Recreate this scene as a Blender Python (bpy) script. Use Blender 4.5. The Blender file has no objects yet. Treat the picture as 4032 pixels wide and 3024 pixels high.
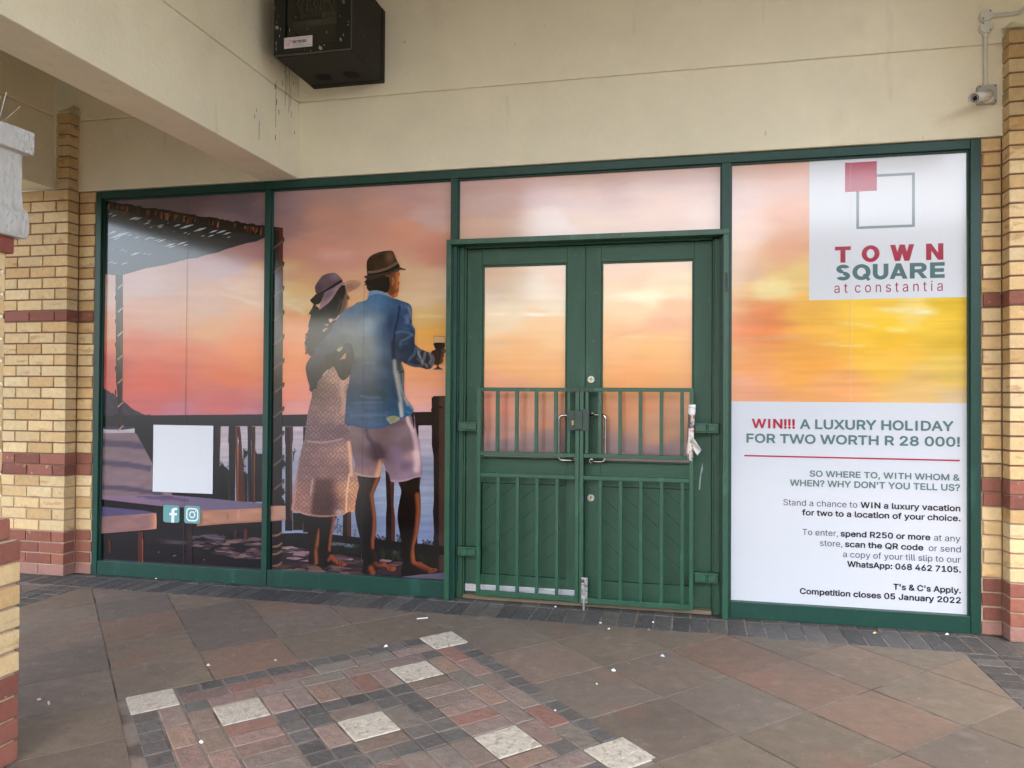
import bpy, bmesh, math, random
import numpy as np
from mathutils import Vector, Matrix
from mathutils.geometry import delaunay_2d_cdt
R_ = math.radians
random.seed(7); rng = np.random.default_rng(7)
S = bpy.context.scene
COL = S.collection

# ------------------------------------------------------------------ camera, sky, sun, exposure
PX, PY, PF = 2016.0, 1512.0, 3060.0            # photo centre and focal length in photo pixels
def _rot(r):
    r = np.array(r); th = np.linalg.norm(r); k = r/th
    K = np.array([[0,-k[2],k[1]],[k[2],0,-k[0]],[-k[1],k[0],0]])
    return np.eye(3)+math.sin(th)*K+(1-math.cos(th))*K@K
RC = _rot([-.0138,.2244,.0051])@np.array([[1,0,0],[0,0,-1],[0,1,0.]])
CC = np.array([4.5145,-5.1643,1.4168])
cam = bpy.data.cameras.new('camera'); cam_o = bpy.data.objects.new('camera', cam); COL.objects.link(cam_o)
cam.sensor_fit = 'HORIZONTAL'; cam.sensor_width = 36.0; cam.lens = PF/4032*36.0
cam.clip_start = .05; cam.clip_end = 2000
M = Matrix.Identity(4)
for i in range(3):
    M[i][0] = RC[0][i]; M[i][1] = -RC[1][i]; M[i][2] = -RC[2][i]; M[i][3] = CC[i]
cam_o.matrix_world = M
S.camera = cam_o

SUN_EL, SUN_AZ = 58, 172                        # azimuth of the sun, degrees clockwise from +y
w = bpy.data.worlds.new('World'); S.world = w; w.use_nodes = True
nt = w.node_tree; bg = nt.nodes['Background']
sky = nt.nodes.new('ShaderNodeTexSky'); sky.sky_type = 'NISHITA'; sky.sun_disc = False
sky.sun_elevation = R_(SUN_EL); sky.sun_rotation = R_(SUN_AZ)
sky.air_density = 1.0; sky.dust_density = 4.6; sky.ozone_density = 1.0
nt.links.new(sky.outputs[0], bg.inputs[0]); bg.inputs[1].default_value = .15
sl = bpy.data.lights.new('sun', 'SUN'); sl.energy = .5; sl.angle = R_(14); sl.color = (1,.95,.88)
so = bpy.data.objects.new('sun', sl); COL.objects.link(so)
sd = Vector((math.sin(R_(SUN_AZ))*math.cos(R_(SUN_EL)), math.cos(R_(SUN_AZ))*math.cos(R_(SUN_EL)), math.sin(R_(SUN_EL))))
so.rotation_euler = sd.to_track_quat('Z','Y').to_euler()
S.view_settings.view_transform = 'Standard'; S.view_settings.look = 'None'
S.view_settings.exposure = 2.8; S.view_settings.gamma = 1.0
S.cycles.max_bounces = 8; S.cycles.diffuse_bounces = 5; S.cycles.glossy_bounces = 4

# ------------------------------------------------------------------ photo pixel -> point on a real plane
def _ray(px, py): return RC.T@np.array([(px-PX)/PF, (py-PY)/PF, 1.0])
def F(px, py, y=0.0):                           # on the facade plane at depth y -> (x, z)
    d = _ray(px, py); t = (y-CC[1])/d[1]; p = CC+t*d; return float(p[0]), float(p[2])
def G(px, py, z=0.0):                           # on the ground -> (x, y)
    d = _ray(px, py); t = (z-CC[2])/d[2]; p = CC+t*d; return float(p[0]), float(p[1])

# ------------------------------------------------------------------ colour
def lin(c): c = np.asarray(c, float); return np.where(c <= .04045, c/12.92, ((c+.055)/1.055)**2.4)
def hx(h):
    if isinstance(h, str): h = h.lstrip('#'); return np.array([int(h[i:i+2],16) for i in (0,2,4)])/255.
    return np.asarray(h, float)/255.
def L(h): return tuple(float(v) for v in lin(hx(h)))

# ------------------------------------------------------------------ noise (numpy)
_H = rng.random((256,256))
def vnoise(x, y):
    xi = np.floor(x).astype(int); yi = np.floor(y).astype(int); fx = x-xi; fy = y-yi
    fx = fx*fx*(3-2*fx); fy = fy*fy*(3-2*fy)
    g = lambda a,b: _H[a & 255, b & 255]
    return (g(xi,yi)*(1-fx)+g(xi+1,yi)*fx)*(1-fy)+(g(xi,yi+1)*(1-fx)+g(xi+1,yi+1)*fx)*fy
def fbm(x, y, o=4):
    s = 0; a = .5
    for k in range(o): s = s+a*vnoise(x*2**k+17.3*k, y*2**k+9.1*k); a *= .5
    return s-.47

# ------------------------------------------------------------------ materials
def mat(name, col=None, rough=.6, metal=0, attr=False, noise=0, nscale=8, nstretch=(1,1,1), bump=0, bscale=40, bstretch=(1,1,1),
        spec=.5, coat=0, coat_r=.1, rnoise=0, trans=0, spots=None):
    m = bpy.data.materials.new(name); m.use_nodes = True; t = m.node_tree; N = t.nodes; K = t.links
    p = N['Principled BSDF']
    p.inputs['Roughness'].default_value = rough; p.inputs['Metallic'].default_value = metal
    p.inputs['Specular IOR Level'].default_value = spec
    p.inputs['Coat Weight'].default_value = coat; p.inputs['Coat Roughness'].default_value = coat_r
    p.inputs['Transmission Weight'].default_value = trans
    geo = N.new('ShaderNodeNewGeometry')
    def ntex(scale, stretch, detail=5, r=.6):
        mp = N.new('ShaderNodeMapping'); mp.inputs['Scale'].default_value = stretch
        K.new(geo.outputs['Position'], mp.inputs['Vector'])
        n = N.new('ShaderNodeTexNoise'); n.inputs['Scale'].default_value = scale; n.inputs['Detail'].default_value = detail
        n.inputs['Roughness'].default_value = r
        K.new(mp.outputs[0], n.inputs['Vector']); return n
    if attr:
        a = N.new('ShaderNodeAttribute'); a.attribute_name = 'Col'; src = a.outputs['Color']
    else:
        c = N.new('ShaderNodeRGB'); c.outputs[0].default_value = (*L(col),1); src = c.outputs[0]
    if noise:
        n = ntex(nscale, nstretch)
        mr = N.new('ShaderNodeMapRange'); mr.inputs[1].default_value = .25; mr.inputs[2].default_value = .75
        mr.inputs[3].default_value = 1-noise; mr.inputs[4].default_value = 1+noise
        K.new(n.outputs[0], mr.inputs[0])
        mx = N.new('ShaderNodeMix'); mx.data_type = 'RGBA'; mx.blend_type = 'MULTIPLY'; mx.inputs[0].default_value = 1
        K.new(src, mx.inputs[6]); K.new(mr.outputs[0], mx.inputs[7]); src = mx.outputs[2]
    for sp in (spots or []):                     # (colour, scale, threshold, softness, strength, stretch)
        n = ntex(sp[1], sp[5] if len(sp) > 5 else (1,1,1), 3, .5)
        mr = N.new('ShaderNodeMapRange'); mr.inputs[1].default_value = sp[2]; mr.inputs[2].default_value = sp[2]+sp[3]
        mr.inputs[3].default_value = 0; mr.inputs[4].default_value = sp[4]
        K.new(n.outputs[0], mr.inputs[0])
        mx = N.new('ShaderNodeMix'); mx.data_type = 'RGBA'; K.new(mr.outputs[0], mx.inputs[0])
        K.new(src, mx.inputs[6]); mx.inputs[7].default_value = (*L(sp[0]),1); src = mx.outputs[2]
    K.new(src, p.inputs['Base Color'])
    if rnoise:
        n = ntex(6, (1,1,1)); mr = N.new('ShaderNodeMapRange')
        mr.inputs[3].default_value = max(.02,rough-rnoise); mr.inputs[4].default_value = rough+rnoise
        K.new(n.outputs[0], mr.inputs[0]); K.new(mr.outputs[0], p.inputs['Roughness'])
    if bump:
        n = ntex(bscale, bstretch, 6, .65); b = N.new('ShaderNodeBump'); b.inputs['Strength'].default_value = 1
        b.inputs['Distance'].default_value = bump
        K.new(n.outputs[0], b.inputs['Height']); K.new(b.outputs[0], p.inputs['Normal'])
    return m

MT = dict(
 plaster = mat('cream_plaster', '#ede4c6', .75, noise=.06, nscale=2.2, bump=.006, bscale=30,
      spots=[('#cbbd98',9,.66,.08,.3,(1,1,.18)),('#f3ecd6',6,.62,.06,.25,(1,1,.6)),('#8d7f65',26,.76,.02,.4,(1,1,.3)),('#c4b691',3.0,.60,.25,.3),('#8d7f66',70,.74,.05,.5),('#ece4cc',45,.74,.04,.5)]),
 texplaster = mat('rough_white_plaster', '#cfcdc6', .85, noise=.05, nscale=20, bump=.035, bscale=30, bstretch=(1,1,.6), spots=[('#a8a399',9,.6,.2,.4)]),
 brick = mat('face_brick', attr=True, rough=.85, noise=.12, nscale=25, bump=.004, bscale=90, spots=[('#a06e3c',7,.60,.1,.45,(1,1,3)),('#6b4a36',40,.70,.04,.5),('#efe0bd',30,.70,.05,.4)]),
 slab = mat('stone_paving', attr=True, rough=.72, noise=.16, nscale=14, nstretch=(1,1,1), bump=.004, bscale=45, rnoise=.12,
      spots=[('#5d554c',1.7,.50,.25,.5),('#8d6252',2.3,.60,.15,.5),('#a2968c',7,.60,.2,.3),('#4f463e',18,.58,.2,.3,(1,2.5,1)),('#b3a698',30,.64,.12,.3,(2.5,1,1)),('#efe9dd',55,.755,.012,.9),('#2a2522',48,.76,.012,.8)]),
 cobble = mat('slate_sett', attr=True, rough=.6, noise=.2, nscale=20, bump=.012, bscale=26, bstretch=(1,1,1), spots=[('#9a948b',26,.62,.08,.5,(1,2.6,1)),('#3f3a36',12,.6,.2,.4),('#86604f',9,.62,.15,.35),('#d9d4c8',60,.765,.012,.9)]),
 whiteslate = mat('pale_slate', attr=True, rough=.7, noise=.10, nscale=16, nstretch=(1,3,1), bump=.02, bscale=17, bstretch=(1.6,1.1,1), spots=[('#8f846c',19,.55,.08,.55,(1.8,1.1,1)),('#f0e8d6',28,.6,.1,.4,(1.5,1,1)),('#776d5c',7,.66,.05,.4)]),
 grout = mat('grout', '#82766a', .95, noise=.2, nscale=14, bump=.004, bscale=60, spots=[('#50463d',4,.5,.12,.85)]),
 frame = mat('teal_green_paint', '#093d30', .42, noise=.12, nscale=7, bump=.0006, bscale=60, spots=[('#2f6456',7,.60,.15,.5,(1,1,.25)),('#3c6f60',20,.66,.1,.4),('#d5d8cc',70,.765,.01,.8),('#0a2c22',12,.63,.1,.5,(1,1,.3)),('#6f5238',48,.745,.02,.6)]),
 gate = mat('green_enamel', '#25523b', .36, noise=.14, nscale=9, bump=.0010, bscale=70, spots=[('#3f4f47',6,.60,.12,.55),('#3f7558',14,.60,.12,.4,(1,1,.4)),('#1b3a2a',22,.64,.08,.5),('#c9cdbf',85,.765,.01,.8),('#74492f',36,.73,.03,.6)]),
 door = mat('green_painted_wood', '#244e38', .5, noise=.16, nscale=6, nstretch=(3,1,.4), bump=.0016, bscale=22, bstretch=(4,1,.25), spots=[('#56755f',5,.58,.2,.4,(2,1,.6)),('#1b3c29',18,.60,.15,.45,(2,1,.3)),('#cfd2c4',75,.77,.01,.8),('#6a7f6e',34,.70,.03,.5)]),
 doorh = mat('green_painted_rail', '#25513a', .48, noise=.16, nscale=6, nstretch=(.4,1,3), bump=.0016, bscale=22, bstretch=(.25,1,4), spots=[('#56755f',5,.58,.2,.4,(.6,1,2)),('#1b3c29',18,.60,.15,.45,(.3,1,2))]),
 board = mat('green_boards', '#1f4a33', .5, noise=.14, nscale=8, bump=.0012, bscale=30),
 patch = mat('grey_green_primer', '#39493f', .6, noise=.15, nscale=16, bump=.0015, bscale=50),
 steel = mat('brushed_steel', '#b9b5ae', .24, 1, noise=.06, nscale=20),
 galv = mat('galvanised', '#b6b7b4', .45, .8, noise=.2, nscale=30, spots=[('#6e4a35',22,.62,.1,.8)]),
 alu = mat('aluminium', '#e6e7e8', .25, .4),
 brass = mat('brass', '#b49a58', .35, 1),
 dark = mat('dark_gap', '#0c0d0c', .9),
 white = mat('white_plastic', '#d2cfc4', .45, noise=.05, nscale=10, spots=[('#9a8560',14,.62,.1,.35)]),
 greybox = mat('grey_plastic', '#a8a59a', .5, noise=.06),
 blackm = mat('black_steel', '#14120e', .55, spec=.3, noise=.2, nscale=5, spots=[('#d8d5ca',38,.73,.02,.75,(3,3,.8)),('#4a3a2c',9,.64,.1,.4)]),
 blackd = mat('black_door_steel', '#0c0c0c', .3, noise=.2, nscale=5, spots=[('#c8c5ba',42,.73,.02,.75,(3,3,.6))]),
 lens = mat('lens_glass', '#0c0a09', .08, spec=.8),
 vinyl = mat('printed_vinyl', attr=True, rough=.14, noise=.015, nscale=60, spec=.45, coat=.7, coat_r=.10, bump=.0006, bscale=2.2),
 print = mat('printed_paper', attr=True, rough=.55),
 wood = mat('bare_timber', '#7d6f58', .8, noise=.3, nscale=12, nstretch=(.3,1,1)),
 scrap = mat('paper', attr=True, rough=.7),
 glass = mat('smoked_glass', '#a5a39a', .06, trans=1, spots=[('#d8d5ca',30,.74,.02,.85,(3,3,.6))]),
 asphalt = mat('asphalt', '#3c3b39', .9, noise=.2, nscale=2, bump=.004, bscale=60),
)

# ------------------------------------------------------------------ mesh collector
class MB:
    def __init__(s): s.v = []; s.f = []; s.c = []
    def add(s, vs, fs, col=(.5,.5,.5)):
        o = len(s.v); s.v += [tuple(v) for v in vs]; s.f += [tuple(i+o for i in f) for f in fs]
        if len(np.shape(col)) == 2: s.c += [tuple(c) for c in col]
        else: s.c += [tuple(col)]*len(vs)
        return s
    def box(s, x0, x1, y0, y1, z0, z1, col=(.5,.5,.5), jit=0):
        vs = [(x0,y0,z0),(x1,y0,z0),(x1,y1,z0),(x0,y1,z0),(x0,y0,z1),(x1,y0,z1),(x1,y1,z1),(x0,y1,z1)]
        if jit: vs = [tuple(a+random.uniform(-jit,jit) for a in v) for v in vs]
        return s.add(vs, [(0,3,2,1),(4,5,6,7),(0,1,5,4),(1,2,6,5),(2,3,7,6),(3,0,4,7)], col)
    def prism(s, poly, y0, y1, col=(.5,.5,.5)):          # (x,z) polygon, extruded y0 (front) .. y1
        n = len(poly)
        vs = [(x,y0,z) for x,z in poly]+[(x,y1,z) for x,z in poly]
        a = sum(poly[i][0]*poly[(i+1)%n][1]-poly[(i+1)%n][0]*poly[i][1] for i in range(n))
        fs = [tuple(range(n)), tuple(range(2*n-1,n-1,-1))]+[(i,n+i,n+(i+1)%n,(i+1)%n) for i in range(n)]
        if a < 0: fs = [tuple(reversed(f)) for f in fs]
        return s.add(vs, fs, col)
    def slab(s, poly, z0, z1, col=(.5,.5,.5), tilt=0):  # (x,y) polygon with vertical extent
        n = len(poly)
        a = sum(poly[i][0]*poly[(i+1)%n][1]-poly[(i+1)%n][0]*poly[i][1] for i in range(n))
        if a < 0: poly = poly[::-1]
        tz = [random.uniform(-tilt,tilt) for _ in poly]
        vs = [(x,y,z0) for x,y in poly]+[(x,y,z1+d) for (x,y),d in zip(poly,tz)]
        fs = [tuple(range(n-1,-1,-1)), tuple(range(n,2*n))]+[(i,(i+1)%n,n+(i+1)%n,n+i) for i in range(n)]
        return s.add(vs, fs, col)
    def tube(s, pts, r, n=10, col=(.5,.5,.5), cap=True):
        pts = [Vector(p) for p in pts]; rs = r if isinstance(r,(list,tuple)) else [r]*len(pts)
        up = None; vs = []; fs = []
        for i, p in enumerate(pts):
            d = (pts[min(i+1,len(pts)-1)]-pts[max(i-1,0)]).normalized()
            if up is None:
                up = Vector((0,0,1)) if abs(d.z) < .9 else Vector((0,1,0))
            a = d.cross(up).normalized(); b = a.cross(d).normalized(); up = b
            for k in range(n):
                t = 2*math.pi*k/n; vs.append(p+(a*math.cos(t)+b*math.sin(t))*rs[i])
        for i in range(len(pts)-1):
            for k in range(n):
                fs.append((i*n+k, i*n+(k+1)%n, (i+1)*n+(k+1)%n, (i+1)*n+k))
        if cap: fs += [tuple(range(n-1,-1,-1)), tuple(range((len(pts)-1)*n, len(pts)*n))]
        return s.add(vs, fs, col)
    def build(s, name, m, parent=None, bevel=0, smooth=False, seg=2):
        me = bpy.data.meshes.new(name)
        off = np.zeros(3)
        if parent is not None:
            p = parent
            while p is not None: off = off+np.array(p.location); p = p.parent
        me.from_pydata([tuple(np.array(v)-off) for v in s.v], [], s.f)
        ca = me.color_attributes.new('Col', 'FLOAT_COLOR', 'POINT')
        buf = np.ones((len(s.v),4), np.float32); buf[:,:3] = np.array(s.c, np.float32)
        ca.data.foreach_set('color', buf.ravel())
        for mm in (m if isinstance(m,(list,tuple)) else [m]): me.materials.append(mm)
        if smooth:
            me.polygons.foreach_set('use_smooth', [True]*len(me.polygons))
            try: me.set_sharp_from_angle(angle=R_(40))
            except Exception: pass
        me.update()
        o = bpy.data.objects.new(name, me); COL.objects.link(o)
        if parent is not None: o.parent = parent
        if bevel:
            b = o.modifiers.new('bevel','BEVEL'); b.width = bevel; b.segments = seg; b.limit_method = 'ANGLE'; b.angle_limit = R_(35)
        return o
def tag(o, label, cat, group=None):
    o['label'] = label; o['category'] = cat
    if group: o['group'] = group
    return o
def thing(name, label, cat, loc=(0,0,0), group=None):
    o = bpy.data.objects.new(name, None); COL.objects.link(o); o.location = loc; o.empty_display_size = .1
    return tag(o, label, cat, group)
def struct(o): o['kind'] = 'structure'; return o
def clip(poly, nx, ny, d):                       # keep nx*x+ny*y<=d
    out = []
    for i in range(len(poly)):
        a = poly[i]; b = poly[(i+1)%len(poly)]
        da = nx*a[0]+ny*a[1]-d; db = nx*b[0]+ny*b[1]-d
        if da <= 0: out.append(a)
        if da*db < 0:
            t = da/(da-db); out.append((a[0]+t*(b[0]-a[0]), a[1]+t*(b[1]-a[1])))
    return out
def bez(p, n=8):                                  # round the corners of a 3-D polyline
    p = [Vector(q) for q in p]; out = [p[0]]
    for i in range(1,len(p)-1):
        a,b,c = p[i-1],p[i],p[i+1]; r = min(.03, (a-b).length*.5, (c-b).length*.5)
        s_ = b+(a-b).normalized()*r; e = b+(c-b).normalized()*r
        for k in range(n+1):
            t = k/n; out.append(s_*(1-t)**2+b*2*t*(1-t)+e*t*t)
    return out+[p[-1]]

# ------------------------------------------------------------------ ground and paving
ground = MB(); ground.add([(-250,-250,-.03),(250,-250,-.03),(250,250,-.03),(-250,250,-.03)], [(0,1,2,3)])
struct(ground.build('ground', MT['asphalt']))
gb = MB(); gb.add([(-1.6,-7.5,-.0035),(8,-7.5,-.0035),(8,.2,-.0035),(-1.6,.2,-.0035)], [(0,1,2,3)])
struct(gb.build('paving_bed', MT['grout']))

# slab lattice: (u, v) in slab units -> ground, fitted to the joints seen
def hom(src, dst):
    A = []; b = []
    for (u,v),(x,y) in zip(src,dst):
        A += [[u,v,1,0,0,0,-u*x,-v*x],[0,0,0,u,v,1,-u*y,-v*y]]; b += [x,y]
    h = np.linalg.lstsq(np.array(A), np.array(b), rcond=None)[0]
    return np.append(h,1).reshape(3,3)
def hp(H, u, v): q = H@np.array([u,v,1.0]); return float(q[0]/q[2]), float(q[1]/q[2])
lat_px = {(1,1):(2192,2517),(1,2):(2384,2624),(1,3):(2612,2746),(1,4):(2904,2896),(2,2):(2633,2560),(2,3):(2886,2673),
          (0,0):(1774,2486),(-2,-1):(1103,2509),(-2,-2):(1029,2430),(-3,-1):(784,2571),(-3,-2):(735,2484),(-4,-1):(427,2633),(-4,-2):(404,2531),
          (-4,0):(476,2750)}
HL = hom(list(lat_px), [G(*p) for p in lat_px.values()])
mos_px = {(0,0):(484,2750),(16,0):(1774,2486),(16,2):(1844,2524),(14,0):(1652,2511),(14,2):(1720,2556),(2,0):(676,2712),(2,2):(698,2775),
          (14,14):(2296,2956),(16,14):(2452,2904),(16,16):(2590,2990),(7,7):(1336,2836),(9,7):(1512,2791),(9,9):(1586,2863),(7,9):(1408,2915),
          (11,3):(1541,2630),(13,3):(1679,2599),(13,5):(1747,2651),(11,11):(1864,2895),(13,11):(2032,2854),(13,13):(2136,2936),
          (3,3):(836,2786),(5,3):(1019,2746),(5,5):(1064,2814),(3,5):(875,2854)}
HM = hom(list(mos_px), [G(*p) for p in mos_px.values()])
SLC = ['#7c7063','#807263','#7b6e60','#83725f','#7f715f','#786e62','#837263','#7d705f','#807264','#876f5d']
def edge_y(x): return -.352-.0055*x                # outer edge of the sett border
XL0, XR0 = .24, 6.0
mosq = [hp(HM,-.06,-.06), hp(HM,16.06,-.06), hp(HM,16.06,16.06), hp(HM,-.06,16.06)]
def inset(poly, d):
    n = len(poly); cx = sum(p[0] for p in poly)/n; cy = sum(p[1] for p in poly)/n
    out = poly
    a = sum(poly[i][0]*poly[(i+1)%n][1]-poly[(i+1)%n][0]*poly[i][1] for i in range(n))
    P = poly if a > 0 else poly[::-1]
    res = P
    for i in range(n):
        p,q = P[i],P[(i+1)%n]; ex,ey = q[0]-p[0],q[1]-p[1]; l = math.hypot(ex,ey)
        if l < 1e-6: continue
        nx,ny = ey/l,-ex/l
        res = clip(res, nx, ny, nx*p[0]+ny*p[1]-d)
    return res
sm = MB()
for a in range(-12, 10):
    for b in range(-6, 14):
        if -4 <= a < 0 and 0 <= b < 4: continue
        q = [hp(HL,a,b), hp(HL,a+1,b), hp(HL,a+1,b+1), hp(HL,a,b+1)]
        if max(abs(p[0]) for p in q) > 40: continue
        c = lin(hx(random.choice(SLC)))*random.uniform(.80,1.0)
        q = clip(q, 0, -1, 6.9); 
        if len(q) > 2: q = inset(q, random.uniform(.003,.007))
        # field between the sett strips
        pieces = []
        f1 = clip(clip(clip(q, -1,0,-XL0), 1,0,XR0), -.0055*-1,1,-.352) if len(q) > 2 else []
        if len(f1) > 2: pieces.append(f1)
        f2 = clip(clip(q, 1,0,-.03), 0,1,-.40) if len(q) > 2 else []
        if len(f2) > 2: pieces.append(f2)
        f3 = clip(clip(q, -1,0,-6.32), 0,1,-.42) if len(q) > 2 else []
        if len(f3) > 2: pieces.append(f3)
        for f in pieces:
            # keep clear of the mosaic square
            outs = [f]; cx = sum(p[0] for p in f)/len(f); cy = sum(p[1] for p in f)/len(f)
            sm.slab(f, -.03, 0, c, .0012)
struct(sm.build('stone_paving', MT['slab'], bevel=.004))
# setts along the shopfront and the two side strips
cm = MB()
SET = ['#605d59','#66625d','#595753','#6a645d','#615d59']
def sett(poly):
    q = inset(poly, .005)
    if len(q) > 2: cm.slab(q, -.03, .0+random.uniform(-.0015,.0015), lin(hx(random.choice(SET)))*random.uniform(.6,.95), .0015)
x = -1.0
while x < 7.5:
    wd = .1105
    sk = .0
    sett([(x,-.064),(x+wd,-.064),(x+wd,.10),(x,.10)])
    sett([(x,edge_y(x)),(x+wd,edge_y(x+wd)),(x+wd,-.064),(x,-.064)])
    x += wd
y = -.36
while y > -6.8:
    for x0,x1 in ((-.03,.105),(.105,XL0),(XR0,6.16),(6.16,6.32)):
        sett([(x0,y-.112),(x1,y-.112),(x1,min(y,edge_y(x1))),(x0,min(y,edge_y(x0)))])
    y -= .112
struct(cm.build('sett_border', MT['cobble'], bevel=.004))
# square mosaic of setts and pavers: 16 x 16 half modules
mm_, mw = MB(), MB()
grid = {}
rects = []
def put(j,i,dj,di,k): rects.append((j,i,dj,di,k))
for (j,i) in ((0,0),(14,0),(0,14),(14,14),(3,3),(11,3),(3,11),(11,11),(7,7)): put(j,i,2,2,'w')
for k in range(2,14):
    put(k,0,1,1,'d'); put(k,15,1,1,'d'); put(0,k,1,1,'d'); put(15,k,1,1,'d')
for k in range(2,14,2):
    put(k,1,2,1,'b'); put(k,14,2,1,'b'); put(1,k,1,2,'b'); put(14,k,1,2,'b')
for (j,i) in ((2,2),(13,2),(2,13),(13,13)): put(j,i,1,1,'d')
for k in range(3,13,2):
    put(k,2,2,1,'b'); put(k,13,2,1,'b'); put(2,k,1,2,'b'); put(13,k,1,2,'b')
for k in range(5,11):
    put(k,3,1,2,'b'); put(k,11,1,2,'b'); put(3,k,2,1,'b'); put(11,k,2,1,'b')
for k in range(5,11): put(k,5,1,1,'d'); put(k,10,1,1,'d')
for k in range(6,10): put(5,k,1,1,'d'); put(10,k,1,1,'d')
for (j,i) in ((6,6),(9,6),(6,9),(9,9)): put(j,i,1,1,'d')
put(7,6,2,1,'b'); put(7,9,2,1,'b'); put(6,7,1,2,'b'); put(9,7,1,2,'b')
BRN = ['#8a7a70','#8f7d72','#937a6e','#8c7c70','#8f6c5f','#857a70','#8a8074','#99806f','#8a746a','#957f74','#8d7b6c']
for (j,i,dj,di,k) in rects:
    q = inset([hp(HM,j,i),hp(HM,j+dj,i),hp(HM,j+dj,i+di),hp(HM,j,i+di)], .0045)
    if len(q) < 3: continue
    if k == 'w':
        mw.slab(q, -.03, .001, lin(hx('#cbc2b0'))*random.uniform(.92,1.05), .001)
    elif k == 'd':
        mm_.slab(q, -.03, random.uniform(-.002,.001), lin(hx(random.choice(SET)))*random.uniform(.85,1.25), .002)
    else:
        mm_.slab(q, -.03, random.uniform(-.002,.001), lin(hx(random.choice(BRN)))*random.uniform(.8,1.12), .0015)
struct(mm_.build('mosaic_paving', MT['cobble'], bevel=.005))
struct(mw.build('mosaic_paving', MT['whiteslate'], bevel=.006))

# ------------------------------------------------------------------ walls, beams, ceiling
TOP = 5.0
def wall(name, label, cat, boxes, m=MT['plaster'], bevel=.006):
    b = MB()
    for bx in boxes: b.box(*bx)
    return tag(b.build(name, m, None, bevel), label, cat)
ZJ = 3.533                                          # the horizontal construction joint, an open groove
wall('plaster_wall', 'cream plastered wall above the green shopfront with one thin horizontal joint', 'wall',
     [(-.27,6.45,-.012,.25,2.979,ZJ-.004),(-.27,6.45,-.012,.25,ZJ+.004,TOP),(-.27,6.45,.0,.2,ZJ-.006,ZJ+.006),
      (-7,-.746,.02,.25,0,TOP),(6.93,13,.02,.25,0,TOP),(-.746,-.27,.02,.25,2.979,TOP),(-.746,-.002,.031,.25,0,2.978),(6.22,6.93,.031,.25,0,2.978),(6.45,6.93,.02,.25,2.979,TOP)])  # unseen side lengths added for light balance; strips behind the piers close leaks
ROOF_Y = -8.0
def beam(x0, x1, y1, label, ROOF_Y=-8.0):
    wall('concrete_beam', label, 'beam', [(x0,x1,ROOF_Y,y1,2.975,ZJ-.004),(x0,x1,ROOF_Y,y1,ZJ+.004,TOP),(x0+.012,x1-.012,ROOF_Y,y1,ZJ-.006,ZJ+.006)])
FASC_Y, FASC_ZL = -3.2, 2.3
beam(1.436,1.732,-.014,'broad cream concrete beam running out from the wall beside the black cabinet')
beam(-.75,-.27,-.13,'shaded concrete beam behind the white pillar capital, resting on the left brick pier')
beam(6.45,6.93,-.13,'sliver of concrete beam over the brick pier at the right edge', -.6)
wall('shade_lintel','unseen cream lintel added across the left bay to shade it','lintel',[(-.268,1.434,FASC_Y-.2,FASC_Y,FASC_ZL,TOP)])  # out of view, added only to darken the left bay
cl = MB(); cl.box(-3.8,8.2,ROOF_Y,.3,TOP+.003,TOP+.2)  # unseen roof slab, added and sized to shade the walkway
struct(cl.build('ceiling', mat('ceiling_board','#7d7364',.9,noise=.1)))

ob = MB(); ob.box(6.5,40,-30,-17,0,6.0)  # unseen block behind the camera, added to dim reflections in the posters
for k in range(9): ob.box(7.3+k*3.6,9.9+k*3.6,-16.99,-16.9,.1,2.6); ob.box(7.3+k*3.6,9.9+k*3.6,-16.99,-16.9,3.6,5.0)
tag(ob.build('unseen_building', mat('grey_render','#8e877b',.9,noise=.1)), 'unseen low grey building added behind the viewer to dim the poster reflections', 'building')
# ------------------------------------------------------------------ brick piers
BUF = ['#dfc08d','#d8b681','#e2c797','#d3ae78','#dcbd8a','#e0c492']
REDB = ['#8d5443','#955c4b','#875243','#995f4e']
def bcol(c): return 'r' if c in (0,1,2,3,9,10,23) else 'b'
def brick_rgb(c):
    if bcol(c) == 'r':
        v = lin(hx(random.choice(REDB)))*random.uniform(.88,1.1)
        if c == 0: v = v*.55+lin(hx('#a98a80'))*.45
        return v
    return lin(hx(random.choice(BUF)))*random.uniform(.86,1.06)
CM = .085; J = .011
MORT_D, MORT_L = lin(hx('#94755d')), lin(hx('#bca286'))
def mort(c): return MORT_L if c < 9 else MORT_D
def courses_run(b, x_corner, sgn, y0, dep, c0, c1, total, retn):
    """bricks from a corner at x_corner running sgn along x, front face at y0; the end of each corner brick is the return."""
    for c in range(c0, c1):
        z = c*CM+J*.5; x = 0; first = True
        b_half = (c % 2 == 1)
        while x < total-.01:
            wdt = .106 if (first and b_half) else .222
            wdt = min(wdt, total-x)
            xa, xb = x_corner+sgn*x, x_corner+sgn*(x+wdt)
            b.box(min(xa,xb), max(xa,xb), y0+random.uniform(-.001,.001), y0+dep, z, z+CM-J, brick_rgb(c), .0012)
            x += wdt+J; first = False
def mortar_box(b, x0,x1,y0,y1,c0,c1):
    for c in range(c0,c1): b.box(x0,x1,y0,y1,c*CM,(c+1)*CM-.0003,mort(c))
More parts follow.
